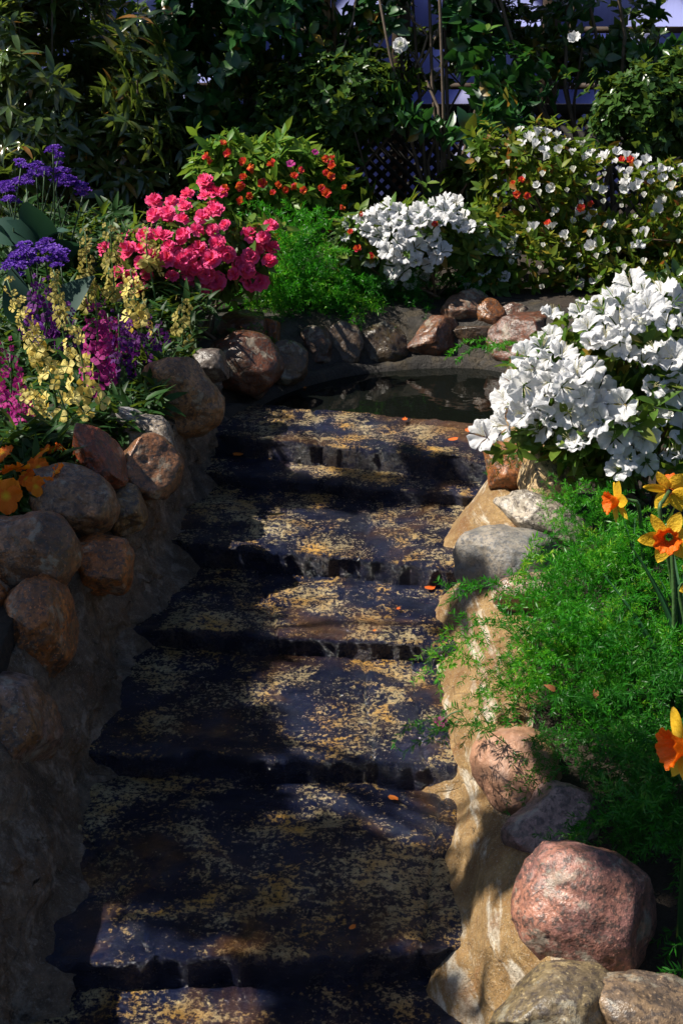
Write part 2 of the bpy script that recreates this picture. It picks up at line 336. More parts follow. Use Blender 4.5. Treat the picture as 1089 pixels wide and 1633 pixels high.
GX, GY = np.meshgrid(gx, gy); x, y = GX.ravel(), GY.ravel()
z = bedz(x, y) + .03 * fbm(np.stack([x * 2, y * 2, x * 0], 1), 4) * ((abs(x) < 4) & (y > 1))
lx = np.interp(y, L_OUT[:, 1], L_OUT[:, 0]); rx = np.interp(y, R_OUT[:, 1], R_OUT[:, 0])
chan = (x > lx) & (x < rx) & (y > .8) & (y < 4.0)
pool = ((x - .2) / .86) ** 2 + ((y - 4.05) / .92) ** 2 < 1
z = np.where(chan | pool, -.4, z)
tag(obj('ground', mk('ground', np.stack([x, y, z], 1), grid_faces(len(gx), len(gy)), MT['soil'])), 'dark garden soil of the raised beds', None, None, 'structure')

# ------------------------------------------------------------------ steps
stair = thing('stone_staircase', 'wet dark stone steps of a garden cascade leading up to the pool', 'steps', (-.15, 1.2, -.2))
SB = np.array([-.15, 1.2, -.2])
def step_slab(pl, pr, z, depth, drop, seed, chips=1.0, label=None, joints=()):
    """one slab: front edge from pl to pr (px) on height z"""
    A, B = atz(*pl, z), atz(*pr, z); ext = .12 * unit(B - A); A, B = A - ext, B + ext
    n = 210; s = np.linspace(0, 1, n); E = A[None] + (B - A)[None] * s[:, None]
    fwd = np.array([0, -1.0, 0])
    nose = .014 * fbm(np.stack([s * 9, s * 0 + seed, s * 0], 1), 4, seed) * chips + .014 * np.abs(fbm(np.stack([s * 22, s * 0 + seed * 2, s * 0], 1), 3, seed + 5)) * chips
    prof = [(-depth * (1 - t), 0.0) for t in np.linspace(0, .97, 64)] + [(-.006, -.001), (0, -.006), (.003, -.014)] + [(.002 - .012 * t, -.02 - drop * t) for t in np.linspace(0, 1, 10)]
    rows = []
    for k, (dy, dz) in enumerate(prof):
        P = E + fwd * dy
        w = np.clip(1 + dy / .10, 0, 1)
        P = P + fwd * (-(nose + .012) * w)[:, None]
        P[:, 2] += dz
        q = P * np.array([6, 11, 6]) + seed
        a = fbm(q, 5, seed); c = fbm(P * np.array([26, 40, 30]) + seed, 3, seed + 3)
        gv = 0
        for s0, sl in joints:
            sw = s0 + sl * dy + .012 * fbm(P * 14 + seed, 3, seed + 8); gv = gv + np.exp(-((s - sw) / .0055) ** 2)
        P[:, 2] -= .009 * np.minimum(gv, 1) if dz > -.004 else 0
        if dz < -.004: P[:, 1] += .006 * np.minimum(gv, 1)
        if dz > -.004: P[:, 2] += .013 * a * (1 - .4 * w) + .006 * c - .004 * w
        else: P[:, 1] += .014 * a + .009 * c; P[:, 2] += .006 * a
        rows.append(P)
    V = np.array(rows).reshape(-1, 3) - SB
    o = obj('step', mk('step', V, grid_faces(n, len(prof))[:, ::-1], MT['wet']), stair)
    if label: o['label'] = label
step_slab((0, 1760), (760, 1745), -.075, .50, .12, 1)
step_slab((45, 1535), (745, 1520), 0.0, .66, .10, 2, joints=[(.34, .5), (.80, -.15)])
step_slab((165, 1197), (718, 1225), .068, .56, .10, 3, joints=[(.72, .05), (.83, .02)])
step_slab((212, 1002), (728, 1030), .128, .46, .10, 4, joints=[(.47, .2)])
step_slab((262, 864), (738, 905), .202, .50, .11, 5, joints=[(.63, -.1)])
step_slab((325, 748), (770, 792), .252, .30, .09, 6)
step_slab((345, 692), (788, 737), .325, .36, .11, 7, joints=[(.42, .1)], label='raised lip stone with dappled light where the pool spills over')

# ------------------------------------------------------------------ mortar banks
def bank(name, label, inner, outer, mat, seed, side, amp=1.0):
    n = 300; I, O = spline(inner, n), spline(outer, n); rows = []
    for s in np.concatenate([[-.35, -.2, -.1], np.linspace(0, 1, 60), [1.15, 1.35, 1.6]]):
        c = np.clip(s, 0, 1); P = I * (1 - c) + O * c
        P[:, 2] += (.05 * math.sin(c * math.pi) if side > 0 else .07 * math.sin(c * math.pi) * .6)
        if s < 0: P[:, 0] += side * s * .22; P[:, 2] += s * .20
        if s > 1: P[:, 0] += side * (s - 1) * .18; P[:, 2] -= (s - 1) * .09
        a = fbm(P * 5 + seed, 5, seed); b = fbm(P * 17 + seed, 5, seed + 7); r = 1 - 2 * np.abs(fbm(P * 11 + seed, 4, seed + 3)); g = fbm(P * 55 + seed, 3, seed + 9)
        P[:, 2] += amp * (.035 * a + .018 * b + .014 * r + .006 * g); P[:, 0] += amp * (.035 * fbm(P * 4 + 9, 4, seed + 2) + side * (.016 * b + .014 * r + .005 * g))
        rows.append(P)
    V = np.array(rows).reshape(-1, 3); base = np.array([V[:, 0].mean(), V[:, 1].min(), V[:, 2].min()])
    F = grid_faces(n, len(rows)); F = F if side > 0 else F[:, ::-1]
    o = tag(obj(name, mk(name, V - base, F, mat), None, base), label, 'wall')
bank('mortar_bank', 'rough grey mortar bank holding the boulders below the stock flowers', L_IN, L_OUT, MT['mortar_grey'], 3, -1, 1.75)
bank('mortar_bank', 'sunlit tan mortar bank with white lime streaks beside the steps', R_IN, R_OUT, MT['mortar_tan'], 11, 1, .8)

# pool: water, rim and the mortar behind the stones
rim_px = [(350, 672), (395, 646), (455, 617), (530, 595), (610, 583), (700, 577), (780, 580), (835, 598), (850, 640), (825, 690)]
rim = spline([atz(a, b, .335) for a, b in rim_px], 90)
wv = [p for p in rim] ; cen = np.mean(rim, axis=0)
front = [atz(790, 720, .31), atz(560, 700, .31), atz(350, 690, .31)]
poly = np.array(list(rim) + front); poly[:, 2] = .313
V = np.vstack([poly, [[cen[0], cen[1], .313]]]); k = len(poly)
tag(obj('pool_water', mk('pool_water', V, [(i, (i + 1) % k, k) for i in range(k)], MT['water'])), 'still dark water of the small pool', None, None, 'structure')
def sweep(path, prof, amp, seed):
    T = unit(np.gradient(path, axis=0)); out = unit(np.cross(T, np.array([0, 0, 1.0]))); c = path.mean(0)
    sgn = np.sign(((path - c) * out).sum(1)).sum(); out = out * (1 if sgn > 0 else -1); rows = []
    for r, h in prof:
        P = path + out * r; P[:, 2] += h
        P += unit(out * .5 + np.array([0, 0, 1])) * (amp * (fbm(P * 8 + seed, 5, seed)))[:, None]; rows.append(P)
    return np.array(rows).reshape(-1, 3), grid_faces(len(path), len(prof))
pw = thing('pool_rim', 'curved grey mortar kerb around the back of the dark pool', 'kerb', (cen[0], cen[1], .2)); pb = np.array(pw.location)
V, F = sweep(rim, [(-.02, -.25), (-.012, -.03), (.0, .0), (.012, .010), (.03, .012), (.05, .010), (.065, .03), (.09, .07), (.13, .11), (.20, .15), (.36, .17), (.48, .16), (.60, .10)], .030, 5)
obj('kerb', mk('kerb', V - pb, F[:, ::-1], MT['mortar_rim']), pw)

# ------------------------------------------------------------------ boulders
_bm = bmesh.new(); bmesh.ops.create_icosphere(_bm, subdivisions=5, radius=1.0); _bm.verts.ensure_lookup_table()
ICO_V = np.array([v.co[:] for v in _bm.verts]); ICO_F = np.array([[v.index for v in f.verts] for f in _bm.faces]); _bm.free()
UPV = np.array([0, ST, CT]); FWV = np.array([0, CT, -ST])
def boulder(px, py, rx, ry, Y, tilt, label, c1, c2, seed, depth=None, rough=.42, fine=90, stain=None, name='boulder', flat=.85, calm=0.0):
    P = at(px, py, Y); a, b = size(rx * 1.10, P), size(ry * 1.10, P); d = depth * min(a, b) if depth else (a * b) ** .5 * 1.0
    r = np.random.default_rng(seed); V = ICO_V.copy()
    V = np.sign(V) * np.abs(V) ** .92
    for _ in range(9):                                           # worn flats
        n = unit(r.normal(size=3)); h = r.uniform(.60, .90); t = V @ n
        V = V - n * (np.maximum(t - h, 0) * flat)[:, None]
    V = V / np.abs(V).max(0)
    V = V * (1 + .20 * fbm(ICO_V * 1.3 + seed * 7.7, 3, seed) + .035 * fbm(ICO_V * 5 + seed, 4, seed))[:, None]
    ct, st = math.cos(R(tilt)), math.sin(R(tilt))
    ex = np.array([ct, 0, 0]) + UPV * st; ey = -np.array([st, 0, 0]) + UPV * ct
    W = V[:, :1] * a * ex + V[:, 1:2] * b * ey + V[:, 2:3] * d * FWV
    pit = np.clip(fbm(ICO_V * 7 + seed * 3, 3, seed + 1) - .22, 0, 1); W = W * (1 + .010 * fbm(ICO_V * 14, 3, seed) - .16 * pit)[:, None]
    m = stonemat('boulder_stone', c1, c2, tuple(a_ * calm + b_ * (1 - calm) for a_, b_ in zip(c1, (.05, .04, .035))), seed=seed, rough=rough, fine=fine, stain=stain, lum=1 - calm)
    F = ICO_F if np.dot(np.cross(ex, ey), FWV) > 0 else ICO_F[:, ::-1]
    return tag(obj(name, mk(name, W, F, m), None, P), label, 'boulder')
GREY, TAN, RED, BRN, PUR, DRK, ORG = (.21, .20, .20), (.40, .28, .15), (.30, .085, .05), (.28, .14, .065), (.22, .12, .11), (.10, .09, .085), (.46, .20, .065)
BL = [
 (290, 630, 60, 58, 3.50, 0, 'big round tan boulder above the grey mortar, below the purple stocks', (.34, .24, .15), (.22, .18, .14), 1),
 (338, 588, 31, 28, 3.72, -20, 'small dark grey boulder tucked behind the big round tan one', DRK, (.16, .15, .15), 2),
 (228, 695, 58, 42, 3.22, -25, 'pale blue-grey boulder under the big round tan one', (.26, .27, .29), (.33, .32, .30), 3),
 (234, 746, 50, 48, 3.00, -35, 'speckled brown boulder leaning against the dark red boulder', (.24, .15, .11), (.17, .14, .13), 4),
 (154, 737, 40, 58, 2.88, 20, 'upright dark red boulder beside the orange pansies', RED, (.20, .10, .08), 5),
 (198, 810, 30, 40, 2.86, 20, 'small olive grey boulder wedged below the dark red one', (.22, .19, .13), (.15, .13, .10), 6),
 (105, 803, 70, 52, 2.72, -12, 'wide grey-brown boulder below the orange pansies', (.21, .175, .15), (.24, .16, .10), 7),
 (160, 896, 46, 50, 2.64, 25, 'small orange-brown boulder below the wide grey-brown one', ORG, (.26, .16, .09), 8),
 (42, 882, 75, 62, 2.50, -8, 'large dark brown boulder with a crease, below the wide grey-brown one', (.24, .14, .085), (.16, .13, .115), 9),
 (58, 1012, 52, 82, 2.36, -14, 'tall orange-brown boulder standing under the large dark brown one', ORG, (.22, .15, .10), 10),
 (-22, 985, 34, 60, 2.36, 0, 'orange boulder sliver cut by the picture edge', ORG, BRN, 11),
 (18, 1165, 66, 88, 2.12, -18, 'purple-grey boulder with an orange underside, lowest of the shaded bank', (.24, .20, .21), (.30, .17, .08), 12),
 (388, 517, 32, 26, 4.42, 10, 'small reddish boulder under the fern, topmost behind the pool kerb', (.28, .15, .12), BRN, 13),
 (428, 521, 18, 23, 4.44, -5, 'small orange rounded stone beside the reddish boulder under the fern', ORG, BRN, 14),
 (392, 575, 48, 42, 4.16, -15, 'dark mossy boulder behind the pool kerb, under the reddish one', DRK, (.20, .09, .06), 15),
 (457, 567, 28, 30, 4.34, 15, 'triangular grey boulder on the pool kerb', (.19, .17, .16), (.13, .12, .11), 16),
 (503, 540, 26, 26, 4.56, 0, 'dark reddish stone under the hanging fern behind the pool', (.17, .09, .08), DRK, 17),
 (550, 540, 30, 32, 4.64, 0, 'grey stone behind the pool, next to the dangling white flower', (.19, .18, .17), DRK, 18),
 (608, 543, 38, 30, 4.70, 0, 'dark mossy stone below the dangling white flower', (.10, .11, .07), DRK, 19),
 (690, 535, 44, 33, 4.74, 5, 'brown oval stone behind the middle of the pool', (.26, .16, .10), PUR, 20),
 (745, 485, 36, 30, 4.84, 15, 'purple-grey boulder topmost of the stones behind the pool', PUR, (.28, .25, .26), 21),
 (782, 497, 20, 27, 4.80, 20, 'small tan stone leaning on the purple-grey boulder', (.36, .21, .11), BRN, 22),
 (757, 532, 38, 24, 4.74, 0, 'flat dark stone under the purple-grey boulder', (.14, .13, .13), DRK, 23),
 (836, 528, 46, 36, 4.66, 10, 'purple-brown boulder at the back corner of the pool', (.23, .12, .10), PUR, 24),
 (822, 496, 24, 18, 4.80, 0, 'dull mauve stone behind the purple-brown boulder', PUR, DRK, 25),
 (822, 632, 24, 58, 3.95, -8, 'tall brown-grey stone at the pool edge beside white azaleas', (.22, .17, .13), DRK, 26),
 (806, 748, 30, 42, 3.22, 5, 'small brown stone under the lowest white blooms by the steps', (.30, .20, .12), BRN, 27),
 (866, 764, 46, 68, 3.05, -12, 'tall yellow-tan sunlit boulder below white azaleas', (.62, .44, .22), (.50, .34, .16), 28, None, .55, 90, (.55, .25, .05)),
 (866, 836, 74, 36, 2.92, -28, 'long grey slab stone under the yellow-tan boulder', (.30, .27, .23), (.40, .34, .26), 29),
 (812, 896, 78, 58, 2.78, -6, 'large smooth grey boulder overhanging the tan mortar', (.11, .12, .13), (.27, .23, .18), 30, None, .6, 90, None, 'boulder', .6, .6),
 (850, 950, 62, 36, 2.64, -8, 'reddish rough boulder under the large smooth grey one', (.38, .22, .15), (.28, .18, .12), 31),
 (828, 1228, 76, 64, 2.06, -6, 'smooth pinkish-brown boulder below the fern', (.40, .21, .12), (.30, .15, .09), 32, None, .6, 90, None, 'boulder', .6, .7),
 (895, 1322, 82, 66, 1.90, -10, 'shaded mauve boulder behind the big pink granite one', PUR, (.26, .18, .16), 33),
 (940, 1455, 110, 97, 1.62, -33, 'big rough pink granite boulder with a pale vein', (.38, .17, .11), (.22, .10, .085), 34, .85, .5, 110),
 (880, 1612, 105, 66, 1.42, 8, 'olive mottled boulder below the big pink granite one', (.28, .21, .10), (.16, .12, .07), 35),
 (1030, 1622, 100, 60, 1.40, -6, 'brown mottled boulder at the bottom corner below the pink granite', (.26, .17, .09), (.14, .10, .07), 36),
 (1016, 1578, 46, 20, 1.50, -10, 'small flat pale tan stone beside the pink granite boulder', (.42, .33, .23), TAN, 37),
]
for bd in BL:
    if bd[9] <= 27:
        k1, k2 = ((1.15, .80, .50), (.95, .62, .36)) if bd[9] not in (2, 3, 12) else ((.85, .82, .80), (.85, .70, .55))  # warm light bounced off the sunny mortar is tinted into these colours
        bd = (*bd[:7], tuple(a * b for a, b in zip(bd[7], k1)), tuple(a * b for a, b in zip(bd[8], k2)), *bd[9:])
    if 13 <= bd[9] <= 25: bd = (bd[0], bd[1] + 11, bd[2] * 1.16, bd[3] * 1.16, bd[4] - .10, *bd[5:7], tuple(q * .6 for q in bd[7]), tuple(q * .6 for q in bd[8]), *bd[9:])  # shade on the stones behind the pool is put into darker colours
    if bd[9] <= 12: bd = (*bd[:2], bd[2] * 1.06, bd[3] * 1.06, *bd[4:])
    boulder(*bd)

# ------------------------------------------------------------------ plant kit
def leaf_t(w=.32, fold=.12, curl=.12, rows=5, tip=1.0):
    V, F = [], []
    ts = np.linspace(0, 1, rows)
    for t in ts:
        h = w * math.sin(math.pi * min(1, t ** .8 * tip)) ** .8 if 0 < t < 1 else .015
        zc = -curl * t * t * 1.0
        V += [(-h, t, zc + fold * h), (0, t, zc), (h, t, zc + fold * h)]
    for i in range(rows - 1):
        for j in (0, 1):
            a = i * 3 + j; F.append((a, a + 1, a + 4, a + 3))
    return np.array(V), tri(F)
LEAF_A = leaf_t(.20, .25, .15, 4); LEAF_R = leaf_t(.14, .25, .35, 5); LEAF_C = leaf_t(.27, .3, .2, 5); LEAF_B = leaf_t(.3, .3, .1, 3)
LEAF_S = leaf_t(.13, .3, .5, 5); LEAF_BIG = leaf_t(.30, .25, .55, 7)
def flower_t(n=5, ruffle=.10, funnel=.45, spread=.72, nu=6, nv=6, seed=0, notch=.12, layers=1, cup=0.0, r0=.06):
    rr = np.random.default_rng(seed); parts = []
    for L in range(layers):
        sc = 1 - .27 * L; tip = .28 * L
        for k in range(n):
            a0 = (k + .5 * L) * 2 * math.pi / n + rr.normal() * .08; ph = rr.uniform(0, 6); drop = rr.normal() * .07; V = []
            for i in range(nv):
                v = i / (nv - 1)
                for j in range(nu):
                    u = j / (nu - 1) * 2 - 1
                    ang = a0 + u * spread * (.55 + .45 * math.sin(min(1, v * 1.15) * math.pi * .62))
                    r = (r0 + (1 - r0) * v ** .9) * (1 - .20 * u * u * v - notch * v ** 4 * math.exp(-(u / .3) ** 2)) * sc
                    zz = -funnel * (1 - v) ** 1.7 + (drop - .16 * v * v + tip * v + cup * v) + ruffle * v * v * math.sin(u * 6 + ph) + ruffle * .55 * v ** 4 * math.sin(u * 15 + ph * 2) + .05 * u * u * v
                    V.append((r * math.cos(ang), r * math.sin(ang), zz))
            parts.append((np.array(V), tri(grid_faces(nu, nv))))
    return join(parts)
FL_W = [mk('azalea_bloom', *flower_t(seed=s, ruffle=.15, spread=.66, notch=.12, funnel=.7, nu=9, nv=9), MT['white']) for s in range(5)]
FL_WS = [mk('azalea_bloom', *flower_t(seed=s, nu=5, nv=6, ruffle=.16, cup=.35 + .35 * (s % 3), funnel=.7), MT['white']) for s in range(4)]
FL_P = [mk('double_bloom', *flower_t(seed=s, nu=5, nv=5, layers=3, ruffle=.14, funnel=.3), MT['pink']) for s in range(4)]
FL_O = [mk('small_bloom', *flower_t(seed=s, nu=4, nv=4, ruffle=.25, cup=.5, layers=2), MT['orange_red']) for s in range(3)]
FL_BUD = [mk('bud', *flower_t(n=4, seed=s, nu=4, nv=4, ruffle=.05, cup=1.1, funnel=.9, r0=.1), MT['pale']) for s in range(2)]
def florets(key): return [mk('floret', *flower_t(n=4, seed=s, nu=4, nv=4, ruffle=.10, funnel=.3, spread=.62, cup=.05), MT[key]) for s in range(4)]
FLO = {k: florets(k) for k in ('yellow', 'cream', 'magenta', 'purple')}
STAM = mk('stamen', *join([tube(spline([(0, 0, -.4), (.1 * math.cos(a), .1 * math.sin(a), .05), (.22 * math.cos(a) + .1, .22 * math.sin(a), .35)], 5), .012, 3) for a in np.arange(5) * 1.25]), MT['stamen'])

def blob(px, py, rx, ry, Y, d=.8):
    P = at(px, py, Y); a, b = size(rx, P), size(ry, P); return P, np.array([a, d * (a + b) / 2, b])
def hit(px, py, blobs):
    d = ray(px, py); best = None
    for c, r in blobs:
        o = (CAM - c) / r; q = d / r; A = q @ q; B = 2 * o @ q; Cc = o @ o - 1; D = B * B - 4 * A * Cc
        if D > 0:
            t = (-B - math.sqrt(D)) / (2 * A)
            if best is None or t < best[0]: P = CAM + d * t; best = (t, P, unit((P - c) / r ** 2))
    if best is None:
        c, r = min(blobs, key=lambda b: np.hypot(*(np.array([project([b[0]])[0][0] - px, project([b[0]])[1][0] - py]))))
        P = at(px, py, c[1]); return P, unit(P - c)
    return best[1], best[2]
def in_poly(x, y, poly):
    c = False; n = len(poly)
    for i in range(n):
        x1, y1 = poly[i]; x2, y2 = poly[i - 1]
        if (y1 > y) != (y2 > y) and x < (x2 - x1) * (y - y1) / (y2 - y1) + x1: c = not c
    return c
def spread_px(poly, gap, n, tries=4000):
    xs, ys = [p[0] for p in poly], [p[1] for p in poly]; out = []
    for _ in range(tries):
        x, y = random.uniform(min(xs), max(xs)), random.uniform(min(ys), max(ys))
        if in_poly(x, y, poly) and all((x - a) ** 2 + (y - b) ** 2 > gap * gap for a, b in out): out.append((x, y))
        if len(out) >= n: break
    return out
def tips(blobs, n, shell=.3, minz=None, clump=0):
    vol = np.array([np.prod(r) for _, r in blobs]) ** .67; k = rng.choice(len(blobs), n, p=vol / vol.sum())
    d = unit(rng.normal(size=(n, 3))); rr = 1 - shell * rng.random(n) ** 1.3
    c = np.array([b[0] for b in blobs])[k]; r = np.array([b[1] for b in blobs])[k]
    shoot = 1 + np.where(rng.random(n) < .16, rng.exponential(.16, n), 0)
    T = c + d * r * rr[:, None] * (shoot * (1 + .45 * fbm(d * 2.3 + k[:, None] * 5, 3, 4)))[:, None]
    if clump: keep = fbm(T * clump, 3, 12) > -.10; T, d = T[keep], d[keep]
    if minz is not None: keep = T[:, 2] > minz; T, d = T[keep], d[keep]
    return T, unit(d + np.array([0, 0, .55]) + rng.normal(size=d.shape) * .35)
def whorls(T, D, per, ln, lo=45, hi=85, back=.5, var=.3):
    n = len(T); A = unit(np.cross(D, rng.normal(size=(n, 3)))); B = np.cross(D, A); out = []
    for k in range(per):
        a = 2 * math.pi * (k * .382) + rng.normal(size=n) * .35; ph = np.radians(rng.uniform(lo, hi, n))
        side = A * np.cos(a)[:, None] + B * np.sin(a)[:, None]
        Y = D * np.cos(ph)[:, None] + side * np.sin(ph)[:, None]
        Z = D * np.sin(ph)[:, None] - side * np.cos(ph)[:, None] + rng.normal(size=(n, 3)) * .25
        out.append(frames(Y, Z, ln * (1 + var * rng.normal(size=n)).clip(.5, 1.6), T - D * (ln * back * rng.random(n))[:, None]))
    return np.concatenate(out)
def branch_set(parent, base, ends, r0, mat, name='branch', sides=5):
    b = np.asarray(base, float)
    for e in ends:
        s = b + np.array([rng.normal() * .03, rng.normal() * .03, 0]); mid = s * .45 + e * .55 + rng.normal(size=3) * .10 * np.linalg.norm(e - s); mid[2] += .05
        P = spline([s - b, (s * .75 + mid * .25) - b + rng.normal(size=3) * .01, mid - b, e - b], 9)
        obj(name, mk(name, *tube(P, np.linspace(r0, r0 * .35, 9), sides), mat), parent)
def shrub(name, label, blobs, leaf, mat, n_tips, per, ln, n_obj, group=None, cat='shrub', shell=.35, clump=0, base=None, n_br=8, r0=.008, bark='twig', lo=45, hi=85, base_z=None):
    c = np.mean([b[0] for b in blobs], 0)
    if base is None: base = np.array([c[0], c[1], soilz(c[0], c[1]) if base_z is None else base_z])
    t = thing(name, label, cat, base, group)
    T, D = tips(blobs, n_tips, shell, base[2] + .02, clump)
    pieces(t, 'leaf', leaf, whorls(T, D, per, ln, lo, hi), mat, n_obj, base)
    branch_set(t, base, T[rng.choice(len(T), min(n_br, len(T)), replace=False)], r0, MT[bark])
    return t, base
def blooms(t, base, blobs, pts, meshes, px_size, name='flower', face=.5, up=.35, jit=.35, out=.0, stam=False, sunw=.55):
    for i, (x, y) in enumerate(pts):
        P, N = hit(x, y, blobs); P = P + unit(CAM - P) * random.uniform(-.3, 1.0) * out; s = size(px_size * random.uniform(.72, 1.22), P) / 2
        Z = unit(N + face * unit(CAM - P) + up * np.array([0, 0, 1]) + sunw * np.array(SUN_DIR) + rng.normal(size=3) * jit)
        X = unit(np.cross(Z, rng.normal(size=3))); M = np.eye(4)
        M[:3, 0], M[:3, 1], M[:3, 2] = X * s, np.cross(Z, X) * s, Z * s; M[:3, 3] = P + N * out - base
        f = obj(name, meshes[i % len(meshes)], t, mat4(M))
        if stam: obj('stamen', STAM, f)

# ------------------------------------------------------------------ wall, lattice
GW = 7.5; wx0, wx1 = -3.2, 4.0
gw = thing('greenhouse_wall', 'pale lavender panelled wall with dark wooden posts behind the shrubs', 'wall', (0, GW, .4))
gwb = np.array([0, GW, .4]); pitch = .84; xs = [at(875, 60, GW)[0] + pitch * i for i in range(-5, 5)]
zs = [.42, .87, 1.16, 1.46, 1.90, 2.5, 3.1]
PAN = {}
for i in range(len(xs) - 1):
    for j in range(len(zs) - 1):
        h = zs[j + 1] - zs[j] - .02
        if j not in PAN: PAN[j] = mk('panel', *box(0, 0, 0, pitch - .02, .03, h), MT['panel'])
        obj('panel', PAN[j], gw, (xs[i] + pitch / 2 - gwb[0], .02, (zs[j] + zs[j + 1]) / 2 - gwb[2]))
PO = mk('post', *box(0, 0, 0, .10, .10, 2.9), MT['frame']); RA = mk('rail', *box(0, 0, 0, pitch - .1, .05, .035), MT['frame'])
for x in xs: obj('post', PO, gw, (x, -.03, 1.3))
for i in range(len(xs) - 1):
    for zz in zs[1:-1]: obj('rail', RA, gw, (xs[i] + pitch / 2, -.02, zz - .4))
LY = 7.0; lat = thing('lattice_fence', 'dark diagonal lattice fence in front of the pale wall', 'fence', (0, LY, .45))
lh = .62; sp = .068; SL = [mk('slat', *box(0, 0, 0, .027, .008, lh * math.sqrt(2)), MT['lattice']) for _ in range(2)]
for i in range(int(5.6 / sp)):
    for s in (0, 1):
        M = Matrix.Translation((-2.6 + i * sp, -.005 + .01 * s, lh / 2)) @ Matrix.Rotation(R(45 if s else -45), 4, 'Y')
        obj('slat', SL[s], lat, M)
for zz in (0, lh): obj('rail', mk('rail', *box(0, -.02, zz, 6.4, .03, .05), MT['lattice']), lat)

# ------------------------------------------------------------------ background shrubs
shrub('rhododendron', 'tall dark shrub with long narrow drooping leaves behind the violet statice', [blob(70, 140, 190, 190, 5.9), blob(190, 250, 110, 90, 5.9), blob(20, -60, 180, 110, 6.2)], LEAF_R, MT['rhodo_leaf'], 1700, 8, .088, 295, clump=2.0, n_br=12, r0=.012, bark='bark', lo=55, hi=105)
shrub('camellia', 'glossy dark camellia with gaps showing the pale wall, above the pink azalea', [blob(330, 90, 120, 120, 6.3), blob(400, 10, 140, 110, 6.4), blob(290, 230, 90, 60, 6.2), blob(400, -120, 160, 100, 6.6), blob(470, 90, 60, 90, 6.5)], LEAF_C, MT['camellia_leaf'], 1300, 6, .07, 290, clump=3.2, n_br=7, r0=.014, bark='bark', lo=40, hi=95)
shrub('boxwood', 'dense fine-leaved dark shrub in the middle of the back hedge', [blob(555, 150, 95, 65, 6.2), blob(520, 225, 62, 50, 6.2), blob(470, 180, 60, 80, 6.3)], LEAF_B, MT['box_leaf'], 1700, 7, .045, 240, n_br=8, r0=.012, bark='bark')
tc, tcb = shrub('camellia', 'broad-leaved dark camellia with two white blooms before the pale wall', [blob(735, 155, 105, 52, 6.0), blob(800, 130, 80, 60, 6.0), blob(670, 150, 50, 55, 6.1), blob(740, 50, 60, 60, 6.3), blob(620, 40, 70, 50, 6.4), blob(690, -160, 170, 130, 6.5)], LEAF_C, MT['camellia_leaf'], 1150, 6, .07, 260, clump=2.4, n_br=12, r0=.013, bark='bark', lo=40, hi=95)
blooms(tc, tcb, [blob(640, 70, 10, 10, 5.9)], [(638, 71)], FL_P and [mk('camellia_bloom', *flower_t(seed=9, layers=3, ruffle=.12, nu=5, nv=5), MT['white'])], 27)
blooms(tc, tcb, [blob(915, 60, 10, 10, 5.9)], [(915, 60)], FL_WS, 24)
shrub('boxwood', 'rounded small-leaved dark shrub behind the white azalea hedge', [blob(1030, 175, 85, 70, 5.9), blob(1100, 160, 60, 80, 6.0)], LEAF_B, MT['box_leaf'], 1300, 7, .04, 200, n_br=8, r0=.012, bark='bark')
shrub('open_shrub', 'sparse shrub with bare forking branches and few leaves against the pale wall', [blob(970, 40, 110, 60, 6.4), blob(1060, 30, 70, 80, 6.3), blob(930, 90, 60, 40, 6.4), blob(950, -180, 240, 160, 6.4), blob(1060, 110, 50, 40, 6.3)], LEAF_C, MT['camellia_leaf'], 900, 5, .06, 260, clump=4.5, n_br=9, r0=.016, bark='bark', lo=40, hi=95)
shrub('evergreen_shrub', 'low dark evergreen filling the gap above the white azaleas', [blob(720, 325, 40, 18, 6.1), blob(562, 315, 32, 32, 6.0), blob(745, 290, 35, 35, 6.1)], LEAF_C, MT['dark_leaf'], 100, 6, .08, 160, clump=3)
shrub('evergreen_hedge', 'fine-leaved dark hedge filling the back behind the narrow-leaved shrub and camellia', [blob(60, 120, 150, 160, 6.75), blob(290, 130, 130, 130, 6.8), blob(470, 70, 110, 90, 6.8), blob(600, 100, 60, 60, 6.85)], LEAF_B, MT['dark_leaf'], 1300, 7, .055, 200, clump=3.5, n_br=6, r0=.012, bark='bark')
shrub('climbing_shrub', 'wispy small-leaved shrub in front of the blue-lit wall panels', [blob(780, 40, 70, 50, 6.7), blob(900, 60, 90, 60, 6.7), blob(1010, 70, 90, 70, 6.7), blob(1080, 30, 60, 60, 6.7), blob(700, 90, 60, 50, 6.7)], LEAF_B, MT['dark_leaf'], 900, 7, .05, 240, clump=4, n_br=6, r0=.009, bark='bark')
bt = thing('bare_shrub', 'bare shrub of straight tan stems rising behind the dense dark shrub', 'shrub', at(530, 330, 6.5)); bb = np.array(bt.location)
for x0, x1, y1, r in [(520, 514, -60, .016), (526, 522, -60, .010), (534, 530, -60, .012)]: obj('stem', mk('stem', *tube(spline([at(x0, 330, 6.5) - bb, at((x0 + x1) / 2 + 3, 120, 6.45) - bb, at(x1, y1, 6.4) - bb], 8), r, 6), MT['bark_tan']), bt)
for a, bq in [((500, 90), (450, -30)), ((575, 75), (660, -40)), ((560, 80), (620, -20)), ((600, 85), (650, 0)), ((590, 90), (580, -20)), ((690, 70), (715, -30)), ((680, 70), (640, -40)), ((545, 90), (570, -40)), ((740, 60), (770, -20))]:
    Pa, Pb = at(*a, 6.3), at(*bq, 6.35); mid = (Pa + Pb) / 2 + rng.normal(size=3) * .02
    obj('branch', mk('branch', *tube(spline([at(530, 320, 6.5) - bb, at((530 + a[0]) / 2, 200, 6.45) - bb, Pa - bb, mid - bb, Pb - bb], 12), np.linspace(.009, .004, 12), 5), MT['bark_pale']), bt)

